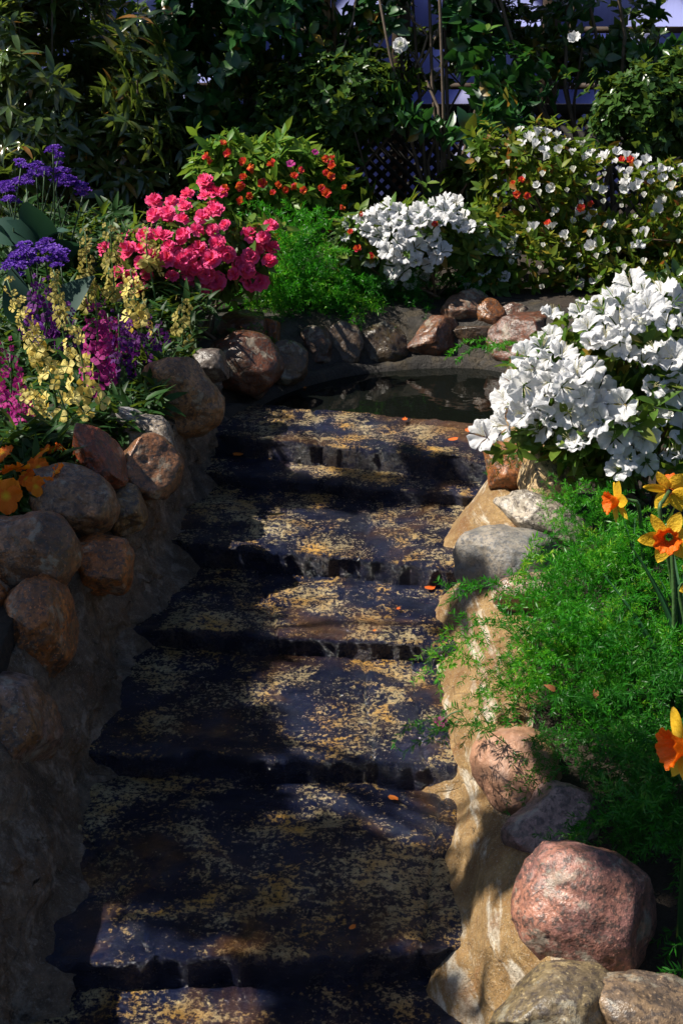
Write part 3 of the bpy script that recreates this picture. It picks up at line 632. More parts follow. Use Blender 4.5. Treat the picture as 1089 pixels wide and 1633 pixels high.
# ------------------------------------------------------------------ azaleas
pk, pkb = shrub('azalea_bush', 'azalea bush massed with double hot-pink blooms behind the stocks', PB := [blob(315, 400, 118, 78, 4.35), blob(240, 430, 60, 50, 4.2), blob(395, 400, 45, 45, 4.3)], LEAF_A, MT['azalea_leaf'], 260, 6, .055, 120)
PKP = [(195, 440), (205, 385), (250, 330), (290, 318), (318, 320), (345, 318), (350, 350), (385, 365), (425, 368), (430, 400), (410, 440), (370, 455), (300, 448), (265, 470), (210, 470)]
blooms(pk, pkb, PB, [q for q in spread_px(PKP, 16, 125) if vnoise([[q[0] / 28, q[1] / 28, 3]])[0] > -.4], FL_P, 32, face=.6, jit=.5, out=.03)
blooms(pk, pkb, PB, [(330, 295), (272, 345), (205, 375), (165, 395), (268, 500), (318, 553), (160, 435), (275, 520), (326, 286), (334, 302), (290, 322), (262, 338), (338, 328), (420, 378), (428, 392), (412, 398), (400, 372)], FL_P, 30)
orr, orb = shrub('azalea_bush', 'lime-leaved azalea bush with scattered small orange-red blooms', OB := [blob(440, 300, 100, 80, 5.2), blob(370, 280, 60, 60, 5.15), blob(495, 305, 55, 60, 5.25)], LEAF_A, MT['azalea_lime'], 620, 7, .055, 260, lo=35, hi=80)
OP = [(370, 250), (385, 268), (378, 282), (405, 280), (360, 305), (392, 300), (398, 310), (440, 272), (437, 300), (456, 302), (478, 280), (500, 262), (510, 258), (516, 275), (508, 283), (535, 295), (512, 300), (533, 330), (518, 355), (460, 348), (430, 362), (425, 300), (350, 262), (545, 370), (476, 300)]
blooms(orr, orb, OB, [(x + random.gauss(0, 6), y + random.gauss(0, 6)) for x, y in OP + OP[::2]], FL_O, 15, jit=.8, out=.05)
blooms(orr, orb, OB, [(499, 247), (462, 263)], [mk('violet_bloom', *flower_t(nu=4, nv=4), MT['magenta'])], 17, out=.02)
wm, wmb = shrub('azalea_bush', 'white-blooming azalea bush overhanging the back of the pool', WB := [blob(650, 375, 75, 55, 4.85), blob(570, 385, 50, 40, 4.85), blob(735, 385, 75, 50, 4.95), blob(780, 430, 50, 40, 4.95)], LEAF_A, MT['azalea_leaf'], 460, 7, .055, 240)
WP = spread_px([(585, 350), (615, 330), (650, 345), (690, 325), (740, 320), (768, 345), (745, 370), (705, 375), (690, 430), (650, 440), (612, 440), (625, 410), (600, 390)], 15, 75)
WP = [q for q in WP if vnoise([[q[0] / 22, q[1] / 22, 2.5]])[0] > -.38]
blooms(wm, wmb, WB, WP, FL_W, 34, face=.6, jit=.5, out=.03)
blooms(wm, wmb, WB, [(550, 375), (560, 355), (545, 410), (590, 410), (745, 440), (752, 450), (770, 430), (803, 440), (795, 395), (815, 400), (625, 440), (640, 432), (600, 365), (580, 340), (763, 368), (770, 395), (690, 395), (620, 517)], FL_W, 31)
blooms(wm, wmb, WB, [(570, 395), (598, 403), (690, 360), (560, 372), (575, 350)], FL_O, 12, out=.02)
wb, wbb = shrub('azalea_bush', 'large golden-leaved azalea hedge dotted with white buds behind the pool', HB := [blob(850, 300, 95, 90, 5.2), blob(960, 320, 120, 95, 5.3), blob(1060, 320, 90, 80, 5.3), blob(850, 420, 85, 70, 5.05), blob(960, 420, 100, 70, 5.1), blob(1070, 410, 80, 50, 5.2), blob(900, 468, 80, 32, 5.05), blob(1000, 470, 90, 40, 5.0), blob(790, 245, 45, 35, 5.2)], LEAF_A, MT['azalea_gold'], 2000, 7, .042, 300, lo=35, hi=80, shell=.25, clump=3.5)
HP = spread_px([(820, 205), (860, 205), (900, 220), (940, 230), (985, 240), (1040, 260), (1089, 262), (1089, 290), (1040, 290), (1000, 300), (985, 270), (930, 250), (880, 240), (830, 235)], 14, 55)
blooms(wb, wbb, HB, HP, FL_WS, 18, face=.0, up=1.0, jit=.5)
HP2 = [(855, 295), (878, 300), (948, 300), (960, 303), (995, 300), (1010, 300), (850, 365), (815, 395), (820, 380), (900, 375), (943, 395), (955, 385), (963, 400), (1008, 393), (1028, 373), (1020, 390), (925, 425), (972, 360), (920, 340), (945, 340), (885, 335), (1055, 320), (1070, 300), (945, 447), (925, 452), (870, 250), (1045, 335), (1085, 310), (905, 390), (880, 360)]
blooms(wb, wbb, HB, HP2, FL_WS, 18, face=.1, up=.6, jit=.6)
blooms(wb, wbb, HB, spread_px([(760, 250), (860, 260), (1085, 300), (1085, 400), (900, 470), (820, 440), (800, 330)], 26, 50), FL_BUD, 10, 'bud', up=1.2, out=.02)
blooms(wb, wbb, HB, [(820, 292), (832, 288), (826, 308), (840, 310), (918, 328), (930, 330), (1000, 262), (987, 262), (870, 365), (806, 362), (942, 325)], FL_O, 12, out=.03)
na, nab = shrub('azalea_bush', 'sunlit azalea bush thick with large white blooms over the tan boulder', NB := [blob(985, 563, 125, 95, 3.05), blob(900, 618, 85, 75, 3.0), blob(1030, 658, 110, 100, 2.95), blob(960, 718, 90, 65, 2.9), blob(860, 678, 50, 40, 3.0), blob(1010, 488, 60, 40, 3.1)], LEAF_A, MT['azalea_leaf'], 380, 7, .048, 260, base=np.array([.78, 3.1, .33]), n_br=18, shell=.4)
NP = spread_px([(878, 528), (905, 500), (950, 498), (985, 464), (1040, 472), (1085, 500), (1100, 560), (1060, 590), (990, 560), (960, 555), (920, 530), (880, 560), (920, 580), (960, 620), (1000, 640), (990, 660), (960, 670), (930, 640), (870, 665), (825, 670), (815, 630), (850, 570), (885, 545)], 19, 115)
NP = [q for q in NP if vnoise([[q[0] / 34, q[1] / 34, 8.5]])[0] > -.36]
blooms(na, nab, NB, NP, FL_W, 52, face=.6, stam=True, sunw=.3, jit=.65, out=.04)
NP2 = spread_px([(960, 680), (1040, 610), (1100, 580), (1100, 780), (1050, 760), (1000, 740)], 36, 22)
blooms(na, nab, NB, NP2, FL_W, 54, face=.6, stam=True, sunw=.2, jit=.45)
blooms(na, nab, NB, [(905, 698), (928, 690), (768, 692), (793, 678), (985, 745), (1000, 730), (915, 705), (1060, 740), (1030, 700), (1015, 870), (1032, 890), (900, 650), (870, 610)], FL_W, 50, face=.7, stam=True)
blooms(na, nab, NB, [(1015, 522), (882, 678), (1060, 660)], FL_BUD, 12, 'bud', out=.03)

# ------------------------------------------------------------------ stocks: flower spikes
def spike(label, bot, top, w, Y, key, group, fl=30, n=None, foot=None, lean=0):
    A, B = at(*bot, Y), at(*top, Y + .02); ln = np.linalg.norm(B - A); base = np.array([A[0], Y, soilz(A[0], Y)])
    t = thing('stock_plant', label, 'flower', base, group)
    path = spline([base - base, (base * .5 + A * .5) - base + np.array([.01, 0, 0]), A - base, (A + B) / 2 - base + rng.normal(size=3) * .006, B - base], 14)
    obj('stem', mk('stem', *tube(path, np.linspace(.005, .002, 14), 5), MT['stem']), t)
    s0 = size(fl * 1.16, A) / 2; n = int(max(12, (3.1 if key in ('yellow', 'cream') else 4.6) * ln / s0)); ax = unit(B - A)
    for i in range(n):
        f = i / (n - 1); P = A + (B - A) * f; a = i * 2.4 + random.uniform(-.3, .3)
        d = np.array([math.cos(a), math.sin(a), 0]); d = unit(d - ax * (d @ ax)); rad = size(w, A) * (1 - .5 * f) * 1.05
        P = P + ax * rng.normal() * s0 * .3; Z = unit(d + .15 * ax + np.array([0, -.25, .1]) + rng.normal(size=3) * .35); X = unit(np.cross(Z, rng.normal(size=3))); s = s0 * (1 - .68 * f ** 1.6) * random.uniform(.85, 1.15)
        M = np.eye(4); M[:3, 0], M[:3, 1], M[:3, 2] = X * s, np.cross(Z, X) * s, Z * s; M[:3, 3] = P + d * rad - base
        obj('floret', random.choice(FLO[key]), t, mat4(M))
    # leaves low on the stem
    nl = 16; P0 = base[None] + (A - base)[None] * rng.uniform(.1, .95, (nl, 1)); a = rng.uniform(0, 6.28, nl)
    Yd = np.stack([np.cos(a), np.sin(a), rng.uniform(.1, .8, nl)], 1); Mx = frames(Yd, np.tile([0, 0, 1.0], (nl, 1)), rng.uniform(.06, .11, nl), P0 - base)
    lm = STL; copies('leaf', lm, Mx, t)
STL = mk('leaf', *LEAF_S, MT['stock_leaf'])
YG, MG = 'yellow flower spikes in the bed', 'magenta and purple flower spikes in the bed'
spike('yellow flower spike arching at the edge beside the magenta spike', (80, 600), (12, 445), 17, 3.25, 'yellow', YG, 24)
spike('fullest yellow flower spike, above the dark red boulder', (108, 668), (78, 590), 32, 3.05, 'yellow', YG, 28, 40)
spike('tall yellow flower spike next to the bright magenta one', (138, 640), (108, 505), 25, 3.15, 'yellow', YG, 27, 46)
spike('short yellow flower spike in front of the magenta cluster by the orange pansies', (62, 668), (40, 608), 16, 3.0, 'yellow', YG, 22)
spike('thin pale yellow spike between the two violet statice clumps and the pink azalea', (142, 500), (136, 365), 15, 3.95, 'cream', YG, 22)
spike('tall pale yellow spike in front of the pink azalea blooms', (185, 480), (176, 352), 20, 3.85, 'cream', YG, 24)
spike('yellow-green spike with a lime tuft against the pink blooms', (220, 520), (208, 430), 20, 3.6, 'yellow', YG, 25)
spike('pale yellow spike half hidden among the upper pink blooms', (242, 440), (236, 360), 15, 4.05, 'cream', YG, 22)
spike('pale yellow spike below the pink azalea, near the small dark grey boulder', (291, 565), (291, 475), 18, 3.8, 'cream', YG, 24)
spike('thin yellow spike beneath the lower violet statice clump', (100, 520), (86, 430), 12, 3.5, 'cream', YG, 20)
spike('bright magenta flower spike in the middle of the bed', (160, 620), (153, 475), 27, 3.4, 'magenta', MG, 24, 60)
spike('magenta flower spike cut by the picture edge above the pansies', (18, 660), (4, 545), 30, 3.1, 'magenta', MG, 24, 60)
spike('dark purple flower spike next to the bright magenta one', (195, 610), (190, 500), 27, 3.5, 'purple', MG, 24, 46)
spike('dark purple flower spike above the big round tan boulder', (238, 600), (226, 508), 28, 3.6, 'purple', MG, 24, 46)
spike('dark purple spike behind the arching yellow one', (62, 540), (66, 440), 26, 3.6, 'purple', MG, 22, 40)
spike('dull purple spike rising behind the fullest yellow one', (110, 560), (100, 480), 24, 3.65, 'purple', MG, 22, 36)
spike('low magenta spike between the fullest yellow spike and the picture edge', (45, 690), (30, 610), 22, 3.02, 'magenta', MG, 22, 30)

spike('purple spike close behind the small dark grey boulder', (258, 590), (252, 520), 24, 3.75, 'purple', MG, 22)
spike('dark magenta spike between the bright magenta one and the tall yellow one', (178, 575), (172, 500), 22, 3.6, 'magenta', MG, 22)
spike('faint purple spike under the tall pale yellow one', (212, 560), (206, 515), 22, 3.7, 'purple', MG, 22)

# ------------------------------------------------------------------ statice
def head_t(k):
    f = flower_t(n=4, nu=3, nv=3, cup=.6); r = np.random.default_rng(k); out = []
    for i in range(34):
        d = unit(r.normal(size=3)); d[2] = abs(d[2]) * .75 - .25; out.append((f[0] * r.uniform(.17, .26) + d * np.array([.8, .8, .6]) * r.uniform(.6, 1.1), f[1]))
    return join(out)
STF = [mk('flower_head', *head_t(k), MT['violet']) for k in range(4)]
BIGL = mk('leaf', *LEAF_BIG, MT['statice_leaf'])
def statice(label, heads, Y, foot, leaves):
    base = at(*foot, Y); base[2] = soilz(base[0], Y); t = thing('statice_plant', label, 'flower', base, 'violet statice clumps')
    heads = [(x + dx, y + dy, w * 1.0) for (x, y, w) in heads for dx, dy in ((0, 0), (random.uniform(-11, 11), random.uniform(2, 12)), (random.uniform(-9, 9), random.uniform(-8, 4)))]
    for i, (x, y, w) in enumerate(heads):
        P = at(x, y, Y + rng.normal() * .06); s = size(w, P); M = np.eye(4); M[:3, :3] = np.array(Matrix.Rotation(rng.uniform(0, 6), 3, 'Z')) * s; M[:3, 3] = P - base
        obj('flower_head', STF[i % 4], t, mat4(M)); mid = (P * .5 + base * .5) + rng.normal(size=3) * .03
        if i % 3 == 0: obj('stem', mk('stem', *tube(spline([[0, 0, 0], mid - base, P - base], 7), .0025, 4), MT['stem_dark']), t)
    for (x, y, x2, y2, w) in leaves:
        A, B = at(x, y, Y - .05), at(x2, y2, Y - .12); d = B - A
        M = frames(d[None], (np.array([0, -.5, .8]) + rng.normal(size=3) * .25)[None], [np.linalg.norm(d)], (A - base)[None]); M[:, :3, 0] *= w
        copies('leaf', BIGL, M, t)
statice('upper violet statice clump with broad blue-green leaves', [(8, 300, 15), (25, 292, 16), (42, 285, 15), (35, 262, 12), (58, 262, 15), (72, 270, 15), (85, 236, 13), (95, 250, 10), (95, 272, 16), (110, 285, 16), (122, 292, 15), (135, 303, 14), (88, 288, 12), (15, 315, 12)], 4.3, (50, 420), [(45, 380, -20, 350, 1.5), (55, 400, 75, 300, 1.0), (60, 400, 75, 345, 1.1), (110, 420, 125, 360, 1.6), (20, 400, 20, 350, 1.3), (80, 400, 45, 345, 1.2)])
statice('lower violet statice clump beneath the broad blue-green leaves', [(15, 425, 16), (28, 408, 17), (40, 398, 16), (45, 412, 16), (70, 390, 15), (80, 398, 17), (95, 405, 15), (88, 415, 15), (60, 415, 14), (100, 412, 12), (30, 428, 15)], 3.8, (55, 560), [(40, 520, 20, 450, 1.0), (80, 520, 110, 450, 1.0)])

# ------------------------------------------------------------------ ferns
def frond_t(seed, dens=1.0, nlen=.072, side=8):
    r = np.random.default_rng(seed); parts = []; Ms = []
    def stem(path, rad): parts.append(tube(path, np.linspace(rad, rad * .4, len(path)), 3, False))
    main = spline([(0, 0, 0), (r.normal() * .04, .35, .16), (r.normal() * .06, .72, .12), (r.normal() * .08, 1.0, -.10)], 16); stem(main, .006)
    lines = [main]
    for k in range(side):
        f = .2 + .7 * k / side; P = main[int(f * 15)]; sgn = 1 if k % 2 else -1; L = .32 * (1 - .45 * f) * r.uniform(.7, 1.2)
        ln = spline([P, P + np.array([sgn * L * .6, L * .45, .05 + r.normal() * .04]), P + np.array([sgn * L, L * .9, -.02 + r.normal() * .08])], 8); stem(ln, .004); lines.append(ln)
    T, Y = [], []
    for ln in lines:
        n = int(len(ln) * 5.2 * dens)
        for i in range(n):
            f = r.uniform(.05, 1) * (len(ln) - 1); a = int(min(f, len(ln) - 1.001)); P = ln[a] + (ln[a + 1] - ln[a]) * (f - a); tg = unit(ln[a + 1] - ln[a])
            d = unit(r.normal(size=3)); d = unit(d - tg * (d @ tg)); T.append(P); Y.append(d * r.uniform(.7, 1.1) + tg * r.uniform(.3, 1.0))
    T, Y = np.array(T), np.array(Y); M = frames(Y, r.normal(size=Y.shape), nlen * r.uniform(.6, 1.3, len(T)), T)
    nV = np.array([(0, 0, 0), (-.085, .45, .03), (0, 1, 0), (.085, .45, -.03)]); nF = np.array([(0, 3, 2), (0, 2, 1)])
    VV = (np.einsum('nij,vj->nvi', M[:, :3, :3], nV) + M[:, None, :3, 3]).reshape(-1, 3); FF = (nF[None] + (np.arange(len(M)) * 4)[:, None, None]).reshape(-1, 3)
    parts.append((VV, FF)); return join(parts)
FR = {k: [mk('frond', *frond_t(s, 1.0), MT[k]) for s in range(7)] for k in ('fern', 'fern_dark')}
PLUME = [mk('frond', *frond_t(30 + s, 2.2, .085, 0), MT['fern']) for s in range(3)]
def fern(label, targets, root_off, Y0, lens, key, cat='fern', plume=False, rise=.5):
    """each frond grows from a root near (px,py,Y) outwards"""
    roots = [at(x, y, Y) for x, y, Y in root_off]; base = np.mean(roots, 0); t = thing('asparagus_fern', label, cat, base, 'asparagus ferns among the stones')
    for (n, dirv, sp_) in targets:
        for _ in range(n):
            P = roots[random.randrange(len(roots))] + rng.normal(size=3) * np.array([.06, .06, .025]); d = unit(np.array(dirv) + rng.normal(size=3) * sp_)
            s = random.uniform(*lens); M = frames(d[None], (np.array([0, 0, 1.0]) + rng.normal(size=3) * .3)[None], [s], (P - base)[None])
            copies('frond', [random.choice(PLUME if plume else FR[key])], M, t)
fern('bright green fern spilling over the tan mortar below the grey boulder', [(48, (-.6, -.7, .3), .45), (56, (-.2, -.7, .5), .55), (40, (.3, -.5, .6), .55)], [(900, 1060, 2.25), (960, 1030, 2.3), (1000, 1060, 2.25), (950, 1000, 2.38), (1050, 1000, 2.35), (880, 1070, 2.25), (1070, 1080, 2.2), (885, 1030, 2.32), (930, 940, 2.55)], 2.3, (.09, .21), 'fern')
fern('deep green fern drooping between the pink granite boulder and the daffodil', [(32, (-.3, -.6, .2), .6), (34, (-.2, -.3, .6), .65), (18, (.3, -.6, .3), .55)], [(960, 1180, 2.05), (1020, 1240, 1.95), (1070, 1300, 1.85), (1060, 1180, 2.0), (1090, 1370, 1.8), (1000, 1150, 2.1), (1030, 1320, 1.85)], 1.9, (.10, .24), 'fern_dark')
fern('fluffy upright green fern tuft beside the grey slab stone', [(34, (-.1, -.3, .9), .35)], [(945, 880, 2.72), (960, 860, 2.76), (985, 880, 2.7)], 2.7, (.09, .15), 'fern')
fern('fern sprays around the daffodil stems under the white azaleas', [(40, (-.15, -.6, .6), .45)], [(1000, 920, 2.6), (1050, 940, 2.5), (980, 930, 2.6), (1080, 920, 2.5)], 2.6, (.12, .2), 'fern')
fern('fine dark fern creeping over the yellow-tan boulder', [(16, (-.2, -.6, .2), .45)], [(930, 740, 3.1), (928, 785, 3.05), (915, 715, 3.15)], 3.1, (.08, .15), 'fern_dark')
fern('single bright green fern plume reaching over the pool', [(5, (-.95, -.1, .12), .05)], [(848, 572, 4.05), (846, 575, 4.05)], 4.0, (.17, .22), 'fern', plume=True)
fern('light green fern cascading from the lime-leaved azalea to the pool kerb', [(70, (0, -.6, .2), .55), (50, (-.1, -.6, -.3), .4)], [(470, 420, 4.85), (440, 440, 4.75), (500, 440, 4.85), (460, 480, 4.75), (520, 480, 4.85)], 4.8, (.16, .3), 'fern')
fern('dark fern under the white azaleas behind the pool', [(70, (0, -.5, .3), .6)], [(570, 470, 4.95), (620, 470, 4.98), (670, 470, 5.0), (720, 470, 5.05), (590, 490, 4.95)], 5, (.15, .28), 'fern_dark')
fern('small fern tuft on the dark mossy boulder by the pool', [(14, (0, -.7, .3), .5)], [(410, 550, 4.3), (400, 515, 4.45)], 4.3, (.07, .13), 'fern_dark')

# ------------------------------------------------------------------ low leaves in the flower bed
def cover(name, label, polys, n, leaf, mat, ln):
    T = []
    for poly, Y0, Y1, k in polys:
        for (x, y) in spread_px(poly, 1, k, 20000): Y = np.interp(y, [min(p[1] for p in poly), max(p[1] for p in poly)], [Y1, Y0]); T.append(at(x, y, Y))
    T = np.array(T) + rng.normal(size=(len(T), 3)) * .015; D = unit(rng.normal(size=T.shape) * .35 + np.array([0, -.2, 1]))
    M = whorls(T, D, 5, ln, 30, 85); tag(obj(name, batch(name, leaf, M, mat)), label, None, None, 'stuff')
cover('ground_cover', 'low green leaves between the stock stems and boulders', [([(0, 640), (110, 690), (240, 620), (260, 640), (190, 690), (110, 720), (0, 750)], 2.95, 3.4, 420), ([(120, 600), (250, 560), (280, 600), (200, 660), (120, 660)], 3.3, 3.7, 220), ([(0, 700), (110, 690), (100, 760), (0, 830)], 2.65, 2.95, 260), ([(0, 420), (150, 400), (330, 470), (300, 600), (100, 640), (0, 660)], 3.45, 4.3, 700), ([(0, 330), (180, 330), (260, 430), (0, 440)], 4.3, 4.8, 330)], 0, LEAF_S, MT['stock_leaf'], .055)

def bed_cover(name, label, x0, x1, y0, y1, n, leaf, mat, ln):
    X, Yy = rng.uniform(x0, x1, n), rng.uniform(y0, y1, n); keep = fbm(np.stack([X * 3, Yy * 3, X * 0], 1), 3, 21) > -.12; X, Yy = X[keep], Yy[keep]
    T = np.stack([X, Yy, bedz(X, Yy) + rng.uniform(.01, .10, len(X))], 1); D = unit(rng.normal(size=T.shape) * .4 + np.array([0, 0, 1]))
    tag(obj(name, batch(name, leaf, whorls(T, D, 6, ln, 30, 85), mat)), label, None, None, 'stuff')
bed_cover('ground_cover', 'low dark leaves covering the soil of the flower bed', -2.6, -.95, 2.3, 5.6, 900, LEAF_S, MT['stock_leaf'], .075)
bed_cover('ground_cover', 'low dark leaves covering the soil behind the white azaleas', .95, 2.8, 2.2, 5.8, 1000, LEAF_C, MT['dark_leaf'], .065)

# ------------------------------------------------------------------ pansies
def petal_t(w=.9, nu=7, nv=6, seed=0, ruf=.06):
    r = np.random.default_rng(seed); V = []; ph = r.uniform(0, 6)
    for i in range(nv):
        v = i / (nv - 1)
        for j in range(nu):
            u = j / (nu - 1) * 2 - 1; h = w * .5 * math.sin(min(1, .12 + v * .95) * math.pi * .72) ** .7 * math.sqrt(max(0, 1 - max(0, v - .75) ** 2 * 9))
            V.append((u * h, v * (1 - .10 * u * u) + .02 * math.sin(u * 7 + ph) * v, .12 * v * v - .10 * v + ruf * v * v * math.sin(u * 5 + ph)))
    return np.array(V), tri(grid_faces(nu, nv))
PET = [mk('petal', *petal_t(1.05, seed=s, ruf=.16), MT['pansy']) for s in range(3)]
def pansy(label, x, y, Y, w, face, roll=0):
    P = at(x, y, Y); base = np.array([P[0], P[1] + .03, soilz(P[0], P[1]) - .02]); t = thing('pansy', label, 'flower', base, 'orange pansies')
    Z = unit(np.array(face)); X = unit(np.cross(np.array([0, 0, 1.0]) + np.array([.01, .02, 0]), Z)); Yv = np.cross(Z, X); s = size(w, P) * .40
    fl = obj('flower', None, t, P - base); fl.empty_display_size = .01
    for k, (ang, sc, dz) in enumerate([(55, 1.0, -.006), (125, 1.0, -.008), (5, .85, -.003), (175, .85, -.004), (270, 1.0, 0)]):
        a = R(ang + roll); d = X * math.cos(a) + Yv * math.sin(a); M = frames(d[None], (Z + rng.normal(size=3) * .12)[None], [s * sc], (Z * dz)[None])
        copies('petal', PET, M, fl)
    obj('stem', mk('stem', *tube(spline([[0, 0, 0], (P - base) * .6 + np.array([0, .01, 0]), P - base - Z * .004], 6), .003, 4), MT['stem']), t)
    Mx = frames(np.stack([np.cos(np.arange(6)), np.sin(np.arange(6)), np.full(6, .5)], 1), np.tile([0, 0, 1.0], (6, 1)), np.full(6, .06), np.tile([0, 0, .04], (6, 1)) + rng.normal(size=(6, 3)) * .015); copies('leaf', PSL, Mx, t)
PSL = mk('leaf', *leaf_t(.28, .2, .2, 5), MT['stock_leaf'])
pansy('yellow-orange pansy facing out, lowest by the picture edge', 10, 790, 2.60, 78, (.3, -.8, .5))
pansy('round orange pansy seen from behind, above the lowest one', 22, 745, 2.70, 66, (-.3, .5, .8), 30)
pansy('orange pansy with streaked petals topmost of the group', 62, 722, 2.80, 56, (-.5, -.2, .9), 60)
pansy('frilled orange pansy in the middle of the group', 62, 745, 2.74, 50, (.2, -.6, .5), 10)
pansy('small orange pansy touching the wide grey-brown boulder', 58, 775, 2.66, 46, (.4, -.7, .4))
pansy('orange-yellow pansy close to the dark red boulder', 85, 752, 2.72, 50, (-.6, -.3, .6), 20)
pansy('folded little orange pansy beside the dark red boulder', 100, 712, 2.84, 30, (.7, .2, .6))
pansy('orange pansy tucked between the round one and the middle one', 42, 762, 2.70, 46, (-.3, -.6, .6), 40)
pansy('deep orange pansy half behind the round one', 4, 722, 2.80, 48, (-.4, -.4, .7), 15)
pansy('orange pansy peeping over the wide grey-brown boulder', 78, 772, 2.68, 40, (.2, -.7, .6), 70)
pansy('little orange pansy bud behind the streaked one', 82, 716, 2.86, 26, (-.2, -.5, .7))

# ------------------------------------------------------------------ daffodils
def tepal_t(seed):
    r = np.random.default_rng(seed); V = []; nu, nv = 5, 8
    for i in range(nv):
        v = i / (nv - 1); h = .27 * math.sin(math.pi * (v ** .85) * .94 + .12) ** .8 if v < 1 else .01
        for j in range(nu):
            u = j / (nu - 1) * 2 - 1; V.append((u * h, .12 + .88 * v, .10 * u * u * (1 - v) - .06 * v + .03 * math.sin(4 * v + seed) * u))
    return np.array(V), tri(grid_faces(nu, nv))
TEP = [mk('petal', *tepal_t(s), MT['daff_petal']) for s in range(3)]
def cup_t():
    V = []; n = 40; nv = 9
    for i in range(nv):
        v = i / (nv - 1)
        for j in range(n):
            a = j * 2 * math.pi / n; r = .16 + .20 * v + .10 * v ** 4; r += .045 * v ** 3 * math.sin(a * 9) + .02 * v ** 2 * math.sin(a * 5 + 1)
            V.append((r * math.cos(a), r * math.sin(a), .5 * v + .03 * v ** 3 * math.sin(a * 13)))
    V = np.array(V); V2 = V * np.array([.93, .93, 1]); V2[:, 2] += .01
    return join([(V, tri(grid_faces(n, nv, True))), (V2, tri(grid_faces(n, nv, True)[:, ::-1]))])
CUP = mk('cup', *cup_t(), MT['daff_cup'])
BLADE = [mk('leaf', *(lambda V, F: (V * np.array([.22, 1, 1]), F))(*leaf_t(.11, .4, .25 + .1 * s, 8)), MT['blade']) for s in range(3)]
def daffodil(label, x, y, Y, w, face, foot, roll=0):
    P = at(x, y, Y); f = at(*foot, Y + .03); base = np.array([f[0], f[1], soilz(f[0], f[1])]); t = thing('daffodil', label, 'flower', base, 'yellow daffodils with orange cups')
    Z = unit(np.array(face)); X = unit(np.cross(np.array([.02, .01, 1.0]), Z)); Yv = np.cross(Z, X); s = size(w, P) / 2
    fl = obj('flower', None, t, P - base); fl.empty_display_size = .01
    for k in range(6):
        a = R(k * 60 + roll); d = X * math.cos(a) + Yv * math.sin(a) + Z * (.12 + rng.normal() * .08); M = frames(d[None], (Z + rng.normal(size=3) * .12)[None], [s * random.uniform(.92, 1.06)], (Z * -.002 * (k % 2))[None]); copies('petal', TEP, M, fl)
    M = np.eye(4); M[:3, 0], M[:3, 1], M[:3, 2] = X * s, Yv * s, Z * s; obj('cup', CUP, fl, mat4(M))
    neck = P - Z * .05 - base; obj('stem', mk('stem', *tube(spline([[0, 0, 0], neck * .5 + np.array([.01, 0, 0]), neck + np.array([0, 0, -.02]) + np.array(0), P - Z * .03 - base, P - base], 14), .0042, 6), MT['stem']), t)
    n = 5; Yd = np.stack([rng.normal(size=n) * .10, rng.normal(size=n) * .10, np.ones(n)], 1); M = frames(Yd, rng.normal(size=(n, 3)) + np.array([0, -1.5, 0]), rng.uniform(.7, 1.05, n) * max(.16, neck[2] * .95), rng.normal(size=(n, 3)) * np.array([.02, .02, 0])); copies('leaf', BLADE, M, t)
daffodil('large yellow daffodil with orange cup in profile, nearest the pink granite boulder', 1092, 1190, 1.55, 138, (-.92, -.25, .05), (1110, 1420), 20)
daffodil('yellow daffodil facing out with a frilled orange cup, below its neighbours', 1066, 856, 2.18, 94, (-.35, -.9, .05), (1075, 1010), 15)
daffodil('yellow daffodil turned away, petals lit from behind, under the white azaleas', 1066, 784, 2.3, 86, (.45, .75, .25), (1085, 1000), 0)
daffodil('small daffodil in profile with its orange cup pointing at the steps', 985, 800, 2.45, 78, (-.97, -.2, .02), (1022, 930), 25)
daffodil('daffodil cut by the picture edge, only one petal showing', 1112, 930, 2.15, 80, (.3, -.6, .3), (1110, 1050), 10)

# ------------------------------------------------------------------ petals on the wet stone
FPM = [mk('fallen_petal', *(lambda V, F: (V - np.array([0, .5, 0]), F))(*petal_t(.6, 5, 5, seed=s, ruf=.14)), MT['fallen']) for s in range(3)]
for lab, x, y, z, w in [('orange petal lying on the step beside the large smooth grey boulder', 685, 937, .135, 18), ('orange petal lying on the broad lower step', 627, 1272, .012, 20), ('red petal near the front of the broad lower step', 562, 1478, .010, 14),
                        ('orange petal on the lip stone below the white blooms', 722, 700, .335, 16), ('orange petal at the back of the lip stone', 645, 668, .335, 14), ('orange petal at the end of the lip stone near the white blooms', 746, 686, .335, 12), ('orange petal on the riser shadow below the lip stone', 432, 712, .262, 10),
                        ('orange petal under the shaded end of the lip stone', 380, 724, .262, 16), ('tiny red petal on the step with tan crust', 597, 1005, .136, 8), ('tiny orange petal on the same crusted step as the red one', 635, 970, .136, 9), ('red petal floating by the pool kerb', 486, 618, .317, 10), ('tiny red petal floating at the back of the pool', 730, 583, .317, 7)]:
    P = atz(x, y, z); s = size(w, P); M = frames(unit(rng.normal(size=3) * np.array([1, 1, .1]))[None], np.array([[0, -.2, 1.0]]), [s], P[None])
    o = obj('fallen_petal', random.choice(FPM), None, mat4(M[0])); tag(o, lab, 'petal', 'fallen petals')
DRY = mk('dry_leaf', *leaf_t(.25, .5, .4, 5), plain('dry_leaf', (.30, .10, .03), .7))
for lab, x, y, Y in [('brown dry leaf caught in the bright green fern', 948, 1098, 2.05), ('second brown dry leaf deep in the fern near the pinkish boulder', 885, 1102, 2.1)]:
    P = at(x, y, Y); M = frames(unit(rng.normal(size=3))[None], np.array([[0, -.6, .8]]), [size(20, P)], P[None]); tag(obj('dry_leaf', DRY, None, mat4(M[0])), lab, 'leaf', 'dry leaves in the fern')
P = atz(702, 1152, .085); vb = thing('violet_flower', 'small violet flower lying at the edge of the steps', 'flower', P)
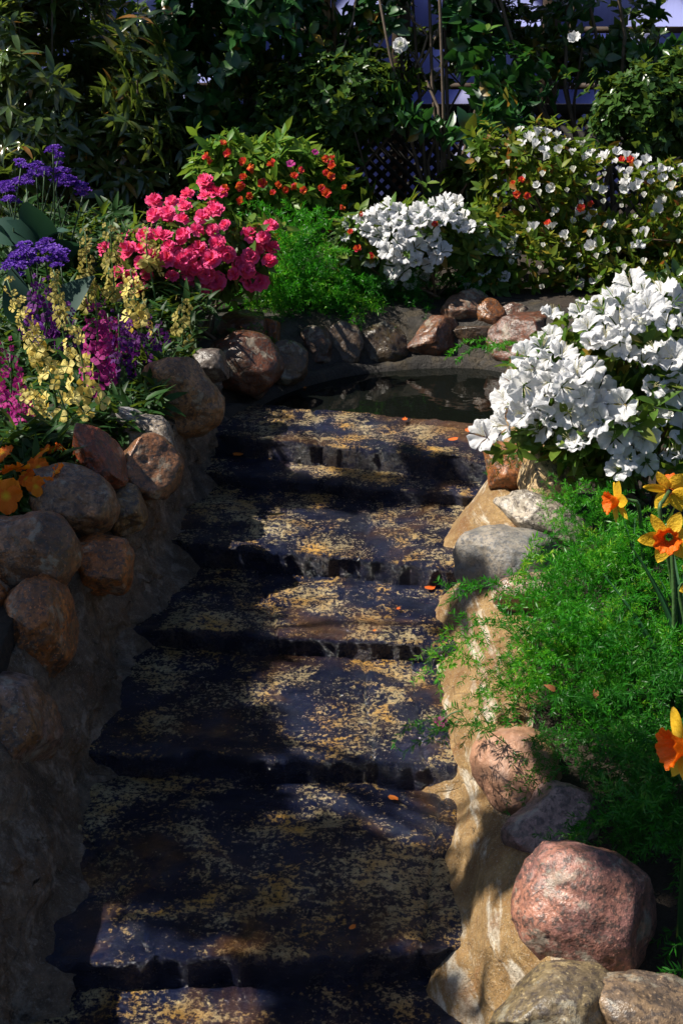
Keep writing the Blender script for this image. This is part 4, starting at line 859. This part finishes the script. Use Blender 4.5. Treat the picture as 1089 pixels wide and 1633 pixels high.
M = np.eye(4); M[:3, :3] *= size(12, P); M[:3, 2] = np.array([0, -.5, .86]) * size(12, P); obj('flower', mk('flower', *flower_t(nu=4, nv=4, cup=.3), MT['magenta']), vb, mat4(M))
obj('stem', mk('stem', *tube(spline([[0, 0, 0], [.03, .01, .02], [.07, .0, .03]], 6), .002, 4), MT['stem']), vb)

# ------------------------------------------------------------------ added unseen trees, leaf clumps set along sun rays to shade chosen spots
sdir = np.array(SUN_DIR)
def shade_tree(label, foot, zones, height, name='added_shade_tree'):
    base = np.array(foot, float); t = thing(name, label, 'tree', base); Ts = []
    top = base + np.array([.1, 0, height * .9])
    obj('trunk', mk('trunk', *tube(spline([[0, 0, 0], [.03, .02, height * .3], [-.02, .03, height * .6], [.1, 0, height * .95]], 14), np.linspace(.06, .025, 14), 9), MT['bark']), t)
    for (P, zc, r, n) in zones:
        k = (zc - P[2]) / sdir[2]; c = np.asarray(P) + sdir * k
        Pn = spline([base + np.array([.05, 0, height * .55]) - base, (base + np.array([.05, 0, height * .7])) * .5 + c * .5 - base + np.array([0, 0, .15]), c - base], 9)
        obj('branch', mk('branch', *tube(Pn, np.linspace(.02, .005, 9), 5), MT['bark']), t)
        d = rng.normal(size=(n, 3)); d = d / (1 + .35 * np.linalg.norm(d, axis=1, keepdims=True)); Ts.append(c + d * np.asarray(r))
    T = np.concatenate(Ts); D = unit(rng.normal(size=T.shape) + np.array([0, 0, .6]))
    M = rel(whorls(T, D, 5, .085, 50, 95), base); tag(obj('foliage', batch('foliage', LEAF_C, M, MT['camellia_leaf']), t), kind='stuff')
def zp(px, py, z): return atz(px, py, z)
shade_tree('unseen leafy tree added beside the bed to shade the steps and banks', (-2.7, 2.6, .4), [
    (zp(450, 1390, 0), 2.3, (.16, .12, .10), 120), (zp(250, 1350, 0), 2.3, (.14, .16, .10), 80), (zp(600, 1430, 0), 2.4, (.12, .08, .08), 80), (zp(560, 1600, -.05), 2.4, (.14, .06, .08), 50),
    (zp(800, 1370, .1), 2.4, (.08, .05, .05), 22), (zp(930, 1250, .3), 2.5, (.12, .10, .08), 50), (zp(1030, 1300, .35), 2.5, (.12, .12, .08), 40),
    (zp(740, 965, .18), 2.3, (.05, .03, .04), 9), (zp(140, 850, .4), 2.3, (.13, .16, .1), 50), (zp(50, 1000, .4), 2.3, (.14, .2, .1), 60), (zp(330, 1150, .07), 2.3, (.09, .14, .08), 40)], 2.6)
shade_tree('unseen leafy tree added to shade the step below the lip and the back shrubs', (-3.0, 5.2, .5), [
    (zp(560, 770, .25), 2.6, (.26, .04, .06), 55),
    (at(480, 250, 6.0), 3.0, (.2, .15, .15), 30)], 3.0)
